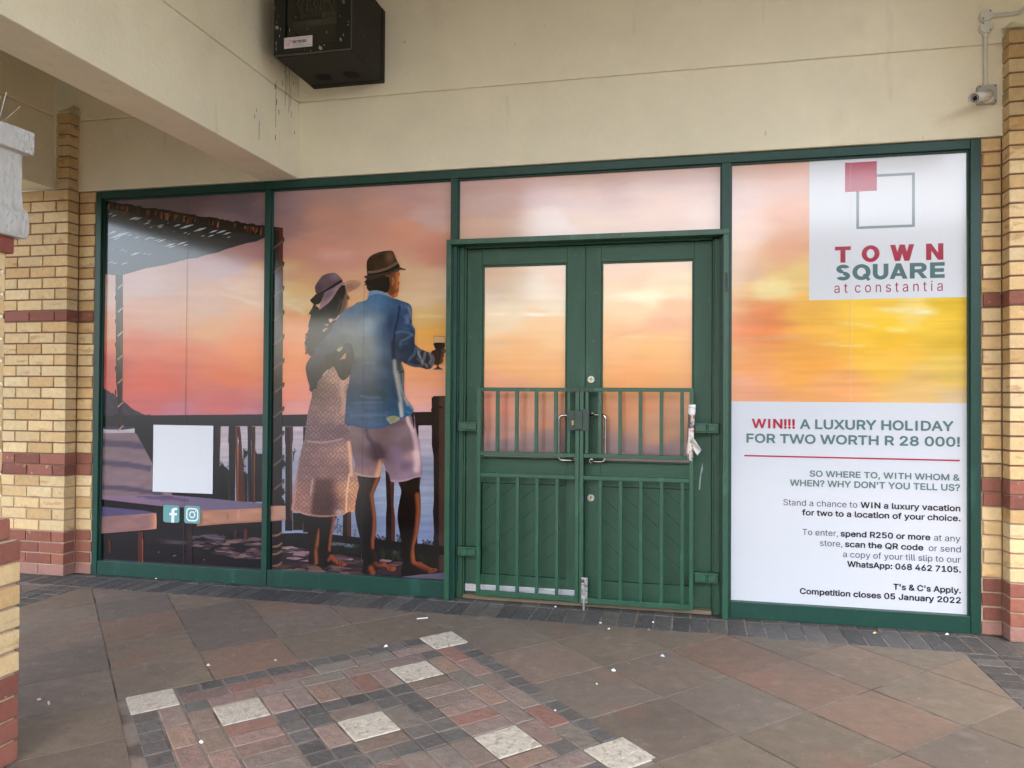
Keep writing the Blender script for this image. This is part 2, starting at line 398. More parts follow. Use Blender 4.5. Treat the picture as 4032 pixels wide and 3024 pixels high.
def pier(label, corner, sgn, rx, total):
    b = MB()
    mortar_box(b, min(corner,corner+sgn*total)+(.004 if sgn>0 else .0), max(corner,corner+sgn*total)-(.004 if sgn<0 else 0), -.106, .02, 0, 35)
    courses_run(b, corner, sgn, -.115, .108, 0, 35, total, True)
    # set-back bricks between the pier and the green frame
    lo, hi = min(corner,rx), max(corner,rx)
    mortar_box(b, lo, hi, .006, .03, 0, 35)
    for c in range(35):
        z = c*CM+J*.5; k = c % 2
        o = .012 if k else .002
        if sgn < 0: b.box(lo+.004, hi-o, -.004, .02, z, z+CM-J, brick_rgb(c), .0012)
        else: b.box(lo+o, hi-.003, -.004, .02, z, z+CM-J, brick_rgb(c), .0012)
    # narrow part that climbs past the wall beside the beam
    tw = .118
    mortar_box(b, min(corner,corner+sgn*tw)+.007, max(corner,corner+sgn*tw)-.007, -.106, -.013, 35, 42)
    for c in range(35, 42):
        z = c*CM+J*.5; xa, xb = corner, corner+sgn*tw
        b.box(min(xa,xb), max(xa,xb), -.115, -.0125, z, z+CM-J, brick_rgb(c)*.9, .0012)
    # plaster blob that closes the top
    o = b.build('brick_pier', MT['brick'], None, .004)
    return tag(o, label, 'pier')
pl_ = pier('buff brick pier with red courses left of the shopfront, beside the white topped pillar', -.15, -1, -.001, .596)
pr_ = pier('buff brick pier with red courses below the security camera at the right edge', 6.33, 1, 6.2185, .58)
def cap_blob(parent, x0, x1):
    b = MB(); n = 7
    vs = []; fs = []
    for j in range(n):
        for i in range(n):
            u, v = i/(n-1), j/(n-1)
            h = .10*(1-v)*(1-.5*abs(2*u-1))+random.uniform(0,.012)
            vs.append((x0+(x1-x0)*u, -.012-(.108)*(v), 3.571+h*.9))
    for j in range(n-1):
        for i in range(n-1): fs.append((j*n+i, (j+1)*n+i, (j+1)*n+i+1, j*n+i+1))
    b.add(vs, fs); b.build('plaster_cap', MT['plaster'], parent, smooth=True)
cap_blob(pl_, -.274, -.146); cap_blob(pr_, 6.326, 6.452)

# ------------------------------------------------------------------ foreground pillar with plaster capital
PXC, PYC = 1.584, -3.095
pil = thing('brick_pillar', 'foreground pillar of buff and red brick with a rough white plaster capital, cut by the left edge', 'pillar', (PXC,PYC,0))
def ring(b, h, c0, c1, rgb=None):
    b2 = h-.009
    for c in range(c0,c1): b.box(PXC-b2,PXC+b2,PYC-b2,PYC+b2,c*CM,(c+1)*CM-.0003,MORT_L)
    for c in range(c0,c1):
        z = c*CM+J*.5
        for k in range(4):
            x = -h; end = h-.105 if True else h
            first = True
            while x < end-.01:
                wd = (.106 if (c%2 and first) else .222); wd = min(wd, end-x)
                if end-x-wd < .05: wd = end-x
                col = rgb(c) if rgb else brick_rgb(c)
                p = [(x,-h),(x+wd,-h),(x+wd,-h+.1),(x,-h+.1)]
                for _ in range(k): p = [(-yy,xx) for xx,yy in p]
                xs = [q[0] for q in p]; ys = [q[1] for q in p]
                b.box(PXC+min(xs),PXC+max(xs),PYC+min(ys),PYC+max(ys),z,z+CM-J,col,.0015)
                x += wd+J; first = False
b = MB(); ring(b,.43,0,10,lambda c: lin(hx(random.choice(REDB)))*random.uniform(.9,1.1) if c in (0,1,2,3,9) else lin(hx(random.choice(BUF)))*random.uniform(.85,1.05))
b.build('plinth', MT['brick'], pil, .005)
b = MB(); ring(b,.4056,10,11,lambda c: lin(hx(random.choice(REDB)))*random.uniform(.9,1.1)); ring(b,.385,11,23,lambda c: lin(hx(random.choice(BUF)))*random.uniform(.85,1.05))
b.box(PXC-.4046,PXC+.4046,PYC-.4046,PYC+.4046,1.941,2.0035,lin(hx('#8c4a3f')))
b.build('shaft', MT['brick'], pil, .005)
prof = [(.30,2.004),(.432,2.004),(.437,2.02),(.437,2.085),(.432,2.105),(.424,2.118),(.420,2.135),(.420,2.327),(.447,2.331),(.447,2.416),(.25,2.418)]
b = MB(); vs = []; fs = []; NS = 14
def sq(h):
    out = []
    for k in range(4):
        for i in range(NS):
            t = -h+2*h*i/NS; p = (t,-h)
            for _ in range(k): p = (-p[1],p[0])
            out.append(p)
    return out
den = []
for (h0,z0),(h1,z1) in zip(prof,prof[1:]):
    m_ = max(1,int(math.hypot(h1-h0,z1-z0)/.02))
    for k in range(m_): den.append((h0+(h1-h0)*k/m_, z0+(z1-z0)*k/m_))
den.append(prof[-1]); nn = 4*NS
for h,z in den:
    for (px,py) in sq(h):
        vs.append((PXC+px+random.uniform(-.0018,.0018),PYC+py+random.uniform(-.0018,.0018),z+random.uniform(-.0015,.0015)))
for r in range(len(den)-1):
    for i in range(nn): fs.append((r*nn+i, r*nn+(i+1)%nn, (r+1)*nn+(i+1)%nn, (r+1)*nn+i))
fs.append(tuple(range((len(den)-1)*nn, len(den)*nn)))
b.add(vs,fs); b.build('capital', MT['texplaster'], pil, smooth=True)
b = MB(); b.box(PXC-.2,PXC+.2,PYC-.2,PYC+.2,2.41,2.974); b.build('neck', MT['texplaster'], pil, .01)
# bird spikes on the capital
sp = thing('bird_spikes', 'thin metal bird spikes standing on the white pillar capital', 'bird spikes', (1.9,-2.75,2.417))
b = MB()
b.box(1.925,1.955,-3.4,-2.70,2.4175,2.421)
b.build('spike_strip', MT['white'], sp)
for k in range(8):
    y = -2.73-.085*k
    for (dx,dz,dy) in ((.075,.085,.03),(-.05,.11,-.01),(.03,.135,.01)):
        b = MB(); b.tube([(1.94,y,2.42),(1.94+dx,y+dy,2.42+dz)],.0022,6); b.build('spike', MT['steel'], sp)

# ------------------------------------------------------------------ shopfront frame
W = 6.2176; H = 2.972
fr = thing('shopfront_frame', 'teal green shopfront frame of head, mullions and sills around the printed panels', 'shopfront', (3.1,0,0))
def fpart(name, boxes, m=MT['frame'], bevel=.003):
    b = MB()
    for bx in boxes: b.box(*bx)
    return b.build(name, m, fr, bevel)
fpart('head', [(.0482,W-.0552,0,.09,2.917,H),(.05,W-.057,.022,.06,2.905,2.9175)])
fpart('jamb', [(0,.048,-.001,.09,0,H),(.04,.058,.024,.06,.1,2.92)])
fpart('jamb', [(6.163,W,-.001,.09,0,H),(6.153,6.17,.024,.06,.1,2.92)])
fpart('mullion', [(1.457,1.501,-.002,.09,0,2.9165),(1.449,1.509,.024,.06,.11,2.9)])
fpart('mullion', [(2.889,2.938,-.002,.09,0,2.9165),(2.881,2.946,.024,.06,.11,2.9)])
fpart('mullion', [(4.7125,4.771,-.002,.09,0,2.9165),(4.705,4.779,.024,.06,.11,2.9)])
fpart('sill', [(.0485,1.4565,.004,.09,0,.108)]); fpart('sill', [(1.5015,2.8885,.004,.09,0,.118)]); fpart('sill', [(4.7715,6.1625,.004,.09,0,.104)])
fpart('backing', [(.02,2.93,.092,.12,.01,2.96),(4.72,6.2,.092,.12,.01,2.96),(2.93,4.72,.092,.12,2.485,2.96),(2.93,4.72,.135,.15,.01,2.485)], MT['dark'], 0)

# ------------------------------------------------------------------ steel surround and timber door frame
ds = thing('door_surround', 'projecting dark green steel surround framing the double doors', 'door frame', (3.816,-.05,0))
def dpart(name, boxes, m=MT['gate'], bevel=.002):
    b = MB()
    for bx in boxes: b.box(*bx)
    return b.build(name, m, ds, bevel)
dpart('steel_jamb', [(2.876,2.911,-.05,.04,0,2.445)]); dpart('steel_jamb', [(4.722,4.757,-.05,.04,0,2.445)])
dpart('steel_lintel', [(2.876,4.757,-.05,.0385,2.4455,2.481)])
dpart('timber_jamb', [(2.9385,2.978,.045,.12,.0,2.44),(2.978,2.9895,.058,.12,0,2.433),(2.9115,2.9385,.041,.12,0,2.44),(2.9115,2.9895,.062,.12,2.4405,2.4795)], MT['door'])
dpart('timber_jamb', [(4.67,4.7125,.045,.12,.0,2.44),(4.659,4.67,.058,.12,0,2.433)], MT['door'])
dpart('timber_head', [(2.99,4.658,.047,.12,2.433,2.48)], MT['doorh'])
dpart('threshold', [(2.99,4.658,.02,.12,.004,.028)], MT['wood'])
dpart('weld_plate', [(2.879,2.897,-.056,-.05,2.045,2.155)], MT['patch']); dpart('weld_plate', [(4.735,4.753,-.056,-.05,2.08,2.2)], MT['patch'])

# ------------------------------------------------------------------ printed artwork helpers
YP = .040
def idw(pts, X, Y, sx=1., sy=1.6, p=2.6):
    P = np.array([q[0] for q in pts], float); C = np.array([q[1] for q in pts], float)/255.
    d = ((X[:,None]-P[None,:,0])*sx)**2+((Y[:,None]-P[None,:,1])*sy)**2+900.
    wt = d**(-p/2*1.25); wt /= wt.sum(1,keepdims=True)
    return wt@C
def dist_line(X, Y, pts):
    d = np.full(X.shape, 1e9)
    for (ax,ay),(bx,by) in zip(pts,pts[1:]):
        ex,ey = bx-ax,by-ay; l2 = ex*ex+ey*ey+1e-9
        t = np.clip(((X-ax)*ex+(Y-ay)*ey)/l2,0,1)
        d = np.minimum(d, np.hypot(X-ax-t*ex, Y-ay-t*ey))
    return d
class Paint:
    def __init__(s, base): s.base = base; s.ops = []
    def stroke(s, pts, w, c, a=1., soft=.6): s.ops.append(('s',pts,w,hx(c),a,soft)); return s
    def blob(s, x, y, rx, ry, c, a=1., ang=0, soft=1.): s.ops.append(('b',x,y,rx,ry,hx(c),a,ang,soft)); return s
    def noise(s, fx, fy, amp): s.ops.append(('n',fx,fy,amp)); return s
    def fn(s, f): s.ops.append(('f',f)); return s
    def __call__(s, X, Y):
        C = s.base(X,Y) if callable(s.base) else (np.tile(hx(s.base),(len(X),1)) if isinstance(s.base,str) else idw(s.base,X,Y))
        for o in s.ops:
            if o[0] == 's':
                d = dist_line(X,Y,o[1])/(o[2]*.5); m = np.clip((1+o[5]*.5-d)/max(o[5],.01),0,1)*o[4]; C = C*(1-m[:,None])+o[3]*m[:,None]
            elif o[0] == 'b':
                _,x,y,rx,ry,c,a,ang,soft = o; ca,sa = math.cos(R_(ang)),math.sin(R_(ang))
                u = ((X-x)*ca+(Y-y)*sa)/rx; v = (-(X-x)*sa+(Y-y)*ca)/ry
                m = np.clip((1-np.hypot(u,v))/soft,0,1); m = m*m*(3-2*m)*a; C = C*(1-m[:,None])+c*m[:,None]
            elif o[0] == 'n': C = C*(1+o[3]*fbm(X*o[1],Y*o[2])[:,None])
            else: C = o[1](X,Y,C)
        return np.clip(C,0,1)
PRINT = .95                                      # ink on white vinyl
def px2f(pts, y): return [F(px,py,y) for px,py in pts]
def to_px(x, y, z):
    q = (np.stack([x,np.full_like(x,y),z],1)-CC)@RC.T
    return PX+PF*q[:,0]/q[:,2], PY+PF*q[:,1]/q[:,2]
def smooth_poly(p, n=4):
    out = []; N = len(p)
    for i in range(N):
        p0,p1,p2,p3 = [np.array(p[(i+k-1)%N],float) for k in range(4)]
        m_ = max(1,min(n,int(np.hypot(*(p2-p1))/6)))
        for k in range(m_):
            t = k/m_; out.append(tuple(.5*((2*p1)+(-p0+p2)*t+(2*p0-5*p1+4*p2-p3)*t*t+(-p0+3*p1-3*p2+p3)*t**3)))
    return out
_cnt = [0]
def lay(b, px_poly, paint, layer, step=9, smooth=True, rough_edge=0, clipbox=None):
    """one printed shape: outline in photo pixels, filled with a triangulation whose vertices carry the ink"""
    y = YP-.0004*layer-(_cnt[0]%40)*8e-6; _cnt[0] += 1
    if smooth: px_poly = smooth_poly(px_poly)
    if rough_edge:
        px_poly = [(a+random.uniform(-rough_edge,rough_edge), c+random.uniform(-rough_edge,rough_edge)) for a,c in px_poly]
    if clipbox:
        q = px_poly
        for nx,ny,d in ((-1,0,-clipbox[0]),(1,0,clipbox[2]),(0,-1,-clipbox[1]),(0,1,clipbox[3])): q = clip(q,nx,ny,d)
        px_poly = q
    if len(px_poly) < 3: return
    P = np.array(px_poly); pts = [Vector((float(a),float(-c))) for a,c in px_poly]
    if step and not isinstance(paint,str):
        x0,y0 = P.min(0); x1,y1 = P.max(0)
        gx,gy = np.meshgrid(np.arange(x0+step*.5,x1,step), np.arange(y0+step*.5,y1,step)); gx = gx.ravel(); gy = gy.ravel()
        gx[:] += ((np.round((gy-y0)/step)).astype(int)%2)*step*.3
        ins = np.zeros(len(gx),bool); n = len(P)
        dmin = np.full(len(gx),1e9)
        for i in range(n):
            (ax,ay),(bx,by) = P[i],P[(i+1)%n]
            if ay != by: ins ^= ((ay > gy) != (by > gy)) & (gx < (bx-ax)*(gy-ay)/(by-ay)+ax)
            dmin = np.minimum(dmin, dist_line(gx,gy,[(ax,ay),(bx,by)]))
        ok = ins & (dmin > step*.35)
        pts += [Vector((float(a),float(-c))) for a,c in zip(gx[ok],gy[ok])]
    n = len(P)
    vs, _, fs, *_ = delaunay_2d_cdt(pts, [], [list(range(n))], 1, 1e-4)
    if not fs: return
    X = np.array([v[0] for v in vs]); Y = -np.array([v[1] for v in vs])
    rgb = lin((paint if callable(paint) else Paint(paint))(X,Y))*PRINT
    w3 = []
    for a,c in zip(X,Y):
        q = F(a,c,y); w3.append((q[0],y,q[1]))
    fs2 = []
    for f in fs:
        a = sum(vs[f[i]][0]*vs[f[(i+1)%len(f)]][1]-vs[f[(i+1)%len(f)]][0]*vs[f[i]][1] for i in range(len(f)))
        fs2.append(tuple(f) if a > 0 else tuple(reversed(f)))
    b.add(w3, fs2, rgb)
def sheet(b, x0, x1, z0, z1, paint, y=YP, step=.011):
    nx = max(2,int((x1-x0)/step)); nz = max(2,int((z1-z0)/step))
    xs = np.linspace(x0,x1,nx+1); zs = np.linspace(z0,z1,nz+1)
    XX,ZZ = np.meshgrid(xs,zs); X = XX.ravel(); Z = ZZ.ravel()
    px,py = to_px(X,y,Z); rgb = lin(paint(px,py))*PRINT
    fs = [(j*(nx+1)+i, j*(nx+1)+i+1, (j+1)*(nx+1)+i+1, (j+1)*(nx+1)+i) for j in range(nz) for i in range(nx)]
    b.add(np.stack([X,np.full_like(X,y),Z],1), fs, rgb)
def ZZ(x0, y0, s): return lambda *p: [(x0+a*s, y0+c*s) for a,c in zip(p[::2],p[1::2])]
zA = ZZ(340,680,.4942); zB = ZZ(340,1450,.5425); zC = ZZ(1040,680,.4942); zD = ZZ(1040,1450,.5425)
zH = ZZ(1160,960,.2652); zT = ZZ(1160,1350,.2712); zL = ZZ(1100,1700,.3556); zP = ZZ(620,1640,.3737)

SKY = [((500,760),(112,98,104)),((700,800),(112,98,104)),((950,800),(125,108,116)),((1000,870),(146,124,134)),((420,1180),(214,180,168)),((560,1130),(212,180,172)),((900,1050),(200,160,158)),  # some left panel and door samples hold reflections mixed into the ink
((1020,1000),(198,148,146)),((1000,1100),(225,168,126)),((600,1230),(216,164,142)),((800,1200),(215,168,140)),((850,1280),(224,160,112)),((1020,1280),(232,148,92)),((420,1300),(214,150,128)),((500,1350),(208,118,98)),
((700,1380),(218,122,96)),((1000,1380),(235,138,86)),((600,1500),(212,110,94)),((420,1450),(186,98,92)),((900,1480),(226,126,92)),((600,1580),(196,110,106)),((900,1580),(206,118,114)),((700,1625),(188,120,130)),((1000,1620),(196,128,138)),
((1100,780),(166,140,142)),((1300,760),(188,152,144)),((1600,740),(205,163,158)),((1100,880),(172,138,134)),((1300,850),(206,156,138)),((1500,830),(213,163,148)),((1700,850),(218,182,177)),
((1200,1000),(215,158,138)),((1600,900),(224,163,138)),((1740,980),(214,148,128)),((1150,1060),(224,173,138)),((1300,1010),(220,162,147)),((1700,1100),(228,192,156)),((1650,1170),(233,202,166)),
((1150,1150),(238,198,138)),((1200,1200),(234,202,156)),((1650,1240),(230,192,126)),((1150,1300),(234,158,108)),((1700,1300),(238,178,98)),((1180,1400),(236,148,98)),((1650,1400),(238,172,106)),((1400,1300),(236,180,120)),
((1150,1480),(238,148,108)),((1700,1480),(238,168,128)),((1650,1560),(236,172,148)),((1150,1560),(236,148,123)),((1180,1600),(226,158,148)),((1640,1640),(222,172,168)),
((1830,740),(214,178,172)),((1900,800),(225,195,188)),((2100,760),(220,182,172)),((2300,760),(224,187,167)),((2400,740),(213,172,157)),((2600,700),(220,187,172)),((2800,680),(220,187,176)),
((1850,920),(233,192,172)),((2200,880),(238,212,196)),((2300,850),(229,192,162)),((2600,820),(231,192,166)),((2800,860),(233,202,181)),
((1920,1080),(238,202,176)),((2200,1080),(234,197,161)),((1950,1150),(224,197,171)),((2100,1120),(238,216,190)),((2000,1200),(238,216,184)),((2200,1200),(234,212,176)),((1950,1250),(234,202,156)),((2150,1280),(234,182,116)),
((2050,1340),(232,168,96)),((2000,1420),(234,168,102)),((2150,1450),(234,168,106)),((1950,1500),(234,163,122)),((1950,1600),(224,148,122)),((2100,1650),(220,158,128)),((2000,1700),(200,149,133)),((2000,1765),(150,124,124)),((2150,1765),(152,126,124)),
((2450,1070),(234,188,151)),((2650,1070),(237,197,157)),((2500,1120),(231,188,137)),((2700,1130),(240,212,156)),((2550,1172),(250,228,176)),((2500,1230),(234,192,137)),((2650,1220),(231,168,112)),((2600,1300),(224,153,103)),
((2450,1340),(234,168,102)),((2600,1380),(232,168,92)),((2500,1480),(232,158,93)),((2500,1600),(224,153,108)),((2600,1700),(204,153,118)),((2600,1770),(150,124,129)),((2450,1770),(152,126,124)),
((2900,680),(219,183,163)),((3100,680),(224,178,158)),((2900,800),(227,193,177)),((3100,850),(224,168,133)),((2950,920),(237,198,172)),((3100,1000),(229,173,137)),((2900,1050),(224,182,146)),((3050,1130),(245,219,146)),
((3150,1080),(234,202,136)),((2900,1200),(224,158,98)),((3000,1260),(224,138,83)),((2900,1290),(224,133,78)),((3200,1250),(234,182,86)),((3400,1200),(240,198,86)),((3500,1280),(234,192,64)),((3700,1280),(234,196,74)),
((3600,1230),(235,209,126)),((3750,1190),(216,182,54)),((3500,1330),(232,184,60)),((3750,1350),(214,178,66)),((2900,1400),(229,158,98)),((3200,1420),(227,163,82)),((3500,1420),(230,184,84)),((3750,1450),(214,183,98)),
((2900,1530),(227,163,128)),((3300,1540),(224,163,108)),((3600,1540),(214,178,118)),((3780,1550),(204,178,138))]
WISP = [([(870,1120),(960,1140),(1045,1160)],30,'#f3c79c',.45),([(860,1155),(950,1175),(1045,1205)],14,'#f8d4a6',.65),([(930,1115),(1045,1135)],30,'#f0bd96',.4),
 ([(1080,1140),(1150,1185),(1205,1230)],34,'#f8e3b0',.6),([(1080,1175),(1160,1215),(1200,1235)],15,'#fae8b8',.65),([(1250,1010),(1400,1000)],34,'#f0c4ac',.4),([(1100,1050),(1180,1062)],30,'#eecb96',.5),
 ([(1640,1172),(1757,1170)],11,'#f9e2ba',.75),([(1630,1240),(1757,1242)],14,'#f9e0aa',.75),([(1905,1236),(2120,1238),(2228,1240)],11,'#fff4e0',.85),([(1905,1165),(2228,1160)],10,'#f8e8d0',.5),([(1950,1110),(2200,1130)],40,'#f4e0c4',.45),
 ([(2374,1178),(2500,1172),(2726,1170)],28,'#fcecbc',.75),([(2380,1340),(2560,1300)],18,'#d98a58',.4),([(1900,1345),(2080,1335)],20,'#d9925c',.4),([(2374,1330),(2726,1338)],12,'#f3c88a',.45),
 ([(3440,1212),(3560,1225),(3700,1235)],20,'#f5f0cc',.7),([(3480,1290),(3580,1302)],18,'#f4e694',.7),([(3280,1268),(3480,1280)],13,'#f7dc7c',.65),([(3180,1352),(3480,1356)],8,'#f8d680',.7),([(2880,1335),(3200,1325)],18,'#f4bf90',.5),
 ([(3560,1358),(3640,1356)],7,'#f8e06c',.7),([(2960,1120),(3130,1145)],60,'#fbeebc',.55),([(2880,1160),(3060,1165)],26,'#f3e0a8',.5),([(3640,1195),(3780,1205)],26,'#dcb236',.5),([(3400,1330),(3760,1325)],40,'#e2b640',.4),([(2900,1275),(3060,1262)],40,'#e0854c',.5),
 ([(2250,760),(2480,800)],50,'#e2ae90',.5),([(1860,880),(2300,900)],40,'#f5dccb',.45),([(1900,770),(2150,790)],40,'#efd0c8',.4),([(2350,760),(2500,710)],10,'#d9a898',.5),([(1380,860),(1560,900)],46,'#d9967c',.35),([(1600,760),(1760,800)],50,'#d8a8a0',.35)]
def sky_paint(X, Y):
    n1 = fbm(X/260.,Y/95.); n2 = fbm(X/140.+5,Y/40.+3)
    C = idw(SKY, X+n2*80, Y+n1*110+n2*30, p=2.9); g_ = C.mean(1,keepdims=True); C = np.clip(g_+(C-g_)*1.16+.012,0,1)
    st = fbm(X/330.+40+.0012*Y,Y/17.+11); C = C*(1+(.07+.10*np.clip((X-2860)/60,0,1)*np.clip((Y-1050)/80,0,1))[:,None]*st[:,None]*np.clip((Y-900)/300,.25,1)[:,None])
    C = np.clip(C+n2[:,None]*.05,0,1)
    yy = Y+22*n1+10*n2
    for pts,wd,c,a in WISP:
        d = dist_line(X,yy,pts)/(wd*.8); e = fbm(X/70.+wd,Y/9.+a*9)
        ends = np.clip(np.minimum(X-pts[0][0],pts[-1][0]-X)/(.25*(pts[-1][0]-pts[0][0]))+.15,0,1)
        m = np.clip(1.3-d,0,1)**2*.75*a*ends*np.clip(1+2.6*e,0,1.5); m = np.clip(m,0,1)[:,None]; C = C*(1-m)+hx(c)*m
    return C
SEA = [((1100,1680),(200,180,184)),((1640,1700),(198,180,184)),((1640,1760),(182,172,182)),((1640,1850),(140,146,166)),((1560,1950),(148,158,178)),((1500,2100),(122,132,158)),((1640,2140),(120,132,162)),((1000,1750),(190,176,182)),((1000,1850),(150,152,170)),((850,1750),(196,178,180)),((1120,1900),(150,156,174)),((1300,2100),(128,136,160))]
def sunset_paint(X, Y):
    C = sky_paint(X,Y); s = idw(SEA,X,Y); n = fbm(X/120.,Y/7.)
    s = s*(1+.28*n[:,None]); m = np.clip((Y-1660)/14.,0,1)[:,None]
    return C*(1-m)+s*m

def poster(name, label, x0, x1, z0, z1):
    t = thing(name, label, 'poster', ((x0+x1)/2,YP,z0)); return t

# ------------------------------------------------------------------ printed text
import os
def _font(name):                                  # a face that ships with Blender itself; the built-in one otherwise
    try: return bpy.data.fonts.load(os.path.join(bpy.utils.system_resource('DATAFILES'),'fonts',name))
    except Exception: return None
FONT = _font('Inter.woff2')
_caph = {}
def text_shape(s):
    cu = bpy.data.curves.new('txt','FONT'); cu.body = s; cu.resolution_u = 3; cu.fill_mode = 'FRONT'
    if FONT: cu.font = FONT
    o = bpy.data.objects.new('txt', cu); COL.objects.link(o)
    dg = bpy.context.evaluated_depsgraph_get(); cv = o.to_curve(dg); loops = []
    for sp_ in cv.splines:
        bp = sp_.bezier_points; n = len(bp); L_ = []
        for i in range(n):
            p0, h0, h1, p1 = [np.array(q[:2]) for q in (bp[i].co, bp[i].handle_right, bp[(i+1)%n].handle_left, bp[(i+1)%n].co)]
            st = np.abs(np.cross(p1-p0,h0-p0))+np.abs(np.cross(p1-p0,h1-p0)) < 1e-5
            for k in range(1 if st else 3):
                t = k/(1 if st else 3); L_.append(p0*(1-t)**3+3*h0*t*(1-t)**2+3*h1*t*t*(1-t)+p1*t**3)
        if len(L_) > 2: loops.append(L_)
    o.to_curve_clear(); bpy.data.objects.remove(o); bpy.data.curves.remove(cu)
    V, Ed = [], []
    for L_ in loops:
        k0 = len(V); V += [Vector((float(p[0]),float(p[1]))) for p in L_]; Ed += [(k0+i,k0+(i+1)%len(L_)) for i in range(len(L_))]
    if not V: return np.zeros((0,2)), []
    vs, _, tris, *_ = delaunay_2d_cdt(V, Ed, [], 0, 1e-5)
    v = np.array([q[:] for q in vs]); T = np.array([q for q in tris if len(q) == 3]); cen = v[T].mean(1); wn = np.zeros(len(T))
    for L_ in loops:                               # non-zero winding fills overlapping contours once
        P = np.array(L_); Q = np.roll(P,-1,0)
        for (ax,ay),(bx,by) in zip(P,Q):
            side = (bx-ax)*(cen[:,1]-ay)-(by-ay)*(cen[:,0]-ax)
            wn += ((ay <= cen[:,1]) & (by > cen[:,1]) & (side > 0)).astype(int)-((ay > cen[:,1]) & (by <= cen[:,1]) & (side < 0)).astype(int)
    f = [tuple(int(i) for i in q) for q,k in zip(T,wn) if k]
    used = sorted({i for q in f for i in q}); mp = {i:k for k,i in enumerate(used)}; v = v[used]; f = [tuple(mp[i] for i in q) for q in f]
    # the capital I of this face has slab serifs; the lettering here has none
    par = list(range(len(v)))
    def rt(i):
        while par[i] != i: i = par[i]
        return i
    for q in f:
        for i in q[1:]:
            a, c = rt(i), rt(q[0])
            if a != c: par[a] = c
    grp = {}
    for i in range(len(v)): grp.setdefault(rt(i),[]).append(i)
    for g in grp.values():
        if len(g) == 12 and all(min(abs(v[i,1]-z) for z in (0,.057,.452,.509)) < .006 for i in g) and .2 < np.ptp(v[g,0]) < .27:
            c = v[g,0].mean()
            for i in g: v[i,0] = c+(.0325 if v[i,0] > c else -.0325)
    return v, f
def text(b, s, bold, xl, xr, zb, cap, col, y):
    """one run of lettering from xl to xr (metres), baseline zb, cap height cap; bold thickens the strokes (fraction of cap height)"""
    v, f = text_shape(s)
    if not len(v): return
    if 'H' not in _caph:
        h, _ = text_shape('H'); _caph['H'] = (h[:,1].min(), h[:,1].max())
    y0, y1 = _caph['H']; r = max(0,bold)*cap
    X = xl+r+(v[:,0]-v[:,0].min())/(v[:,0].max()-v[:,0].min())*(xr-xl-2*r); Z = zb+r+(v[:,1]-y0)/(y1-y0)*(cap-2*r)
    c = lin(hx(col))*PRINT
    n = 8 if r > 0 else 1
    isl = list(range(len(v)))                     # separate contours of a glyph must not lie in one plane
    def root(i):
        while isl[i] != i: isl[i] = isl[isl[i]]; i = isl[i]
        return i
    for q in f:
        for i in q[1:]: isl[root(i)] = root(q[0])
    ids = {}; dy = np.array([ids.setdefault(root(i),len(ids))%5*8e-6 for i in range(len(v))])
    for k in range(n):
        dx, dz = (r*math.cos(2*math.pi*k/n), r*math.sin(2*math.pi*k/n)) if n > 1 else (0,0)
        b.add(np.stack([X+dx,y-k*4e-5-dy,Z+dz],1), f, c)
def logo_letter(b, ch, xl, xr, zb, cap, col, y):
    # heavy wide capitals drawn as strokes
    w_ = (xr-xl)/cap; t = .29; h = .235; c = lin(hx(col))*PRINT; kk = [0]
    def quad(q):
        kk[0] += 1; q2 = q; a = sum(q[i][0]*q[(i+1)%len(q)][1]-q[(i+1)%len(q)][0]*q[i][1] for i in range(len(q)))
        if a < 0: q2 = q[::-1]
        b.add([(xl+u*cap,y-kk[0]*3e-5,zb+v*cap) for u,v in q2],[tuple(range(len(q2)))],c)
    R = lambda u0,u1,v0,v1: quad([(u0,v0),(u1,v0),(u1,v1),(u0,v1)])
    Sl = lambda ut,ub,v1=1,v0=0: quad([(ub,v0),(ub+t,v0),(ut+t,v1),(ut,v1)])
    def ring(cx,cz,ox,oz,ix,iz,a0=0,a1=360,n=28):
        for k in range(n):
            p,q = R_(a0+(a1-a0)*k/n),R_(a0+(a1-a0)*(k+1)/n)
            quad([(cx+ox*math.cos(p),cz+oz*math.sin(p)),(cx+ox*math.cos(q),cz+oz*math.sin(q)),(cx+ix*math.cos(q),cz+iz*math.sin(q)),(cx+ix*math.cos(p),cz+iz*math.sin(p))]); kk[0] -= 1
        kk[0] += 1
    if ch == 'T': R(0,w_,1-h,1); R(w_/2-t/2,w_/2+t/2,0,1-h)
    elif ch in 'OQ':
        ring(w_/2,.5,w_/2,.52,w_/2-t,.52-h)
        if ch == 'Q': quad([(w_*.55,.30),(w_*.68,.40),(w_*1.0,.03),(w_*.86,-.10)])
    elif ch == 'W': m = (w_-t)/2; Sl(0,m*.5); Sl(m,m*.5); Sl(m,m*1.5); Sl(2*m,m*1.5)
    elif ch == 'N': R(0,t,0,1); R(w_-t,w_,0,1); Sl(0,w_-t)
    elif ch == 'U': R(0,t,.4,1); R(w_-t,w_,.4,1); ring(w_/2,.4,w_/2,.42,w_/2-t,.42-h,180,360,16)
    elif ch == 'A': Sl(w_/2-t/2,0); Sl(w_/2-t/2,w_-t); R(w_*.22,w_*.78,.19,.37)
    elif ch == 'E': R(0,t,0,1); R(t,w_,1-h,1); R(t,w_*.95,.5-h/2,.5+h/2); R(t,w_,0,h)
    elif ch == 'R': R(0,t,0,1); R(t,w_*.6,1-h,1); R(t,w_*.6,.38,.38+h*.9); ring(w_*.6,.69,w_*.36,.31,w_*.36-t,.31-h*.95,-90,90,12); quad([(w_*.42,.40),(w_*.42+t,.40),(w_,0),(w_-t*1.1,0)])
    elif ch == 'S':
        ring(w_*.5,.73,w_*.48,.29,w_*.48-t,.29-h,20,270,18); ring(w_*.5,.27,w_*.49,.29,w_*.49-t,.29-h,-160,90,18)
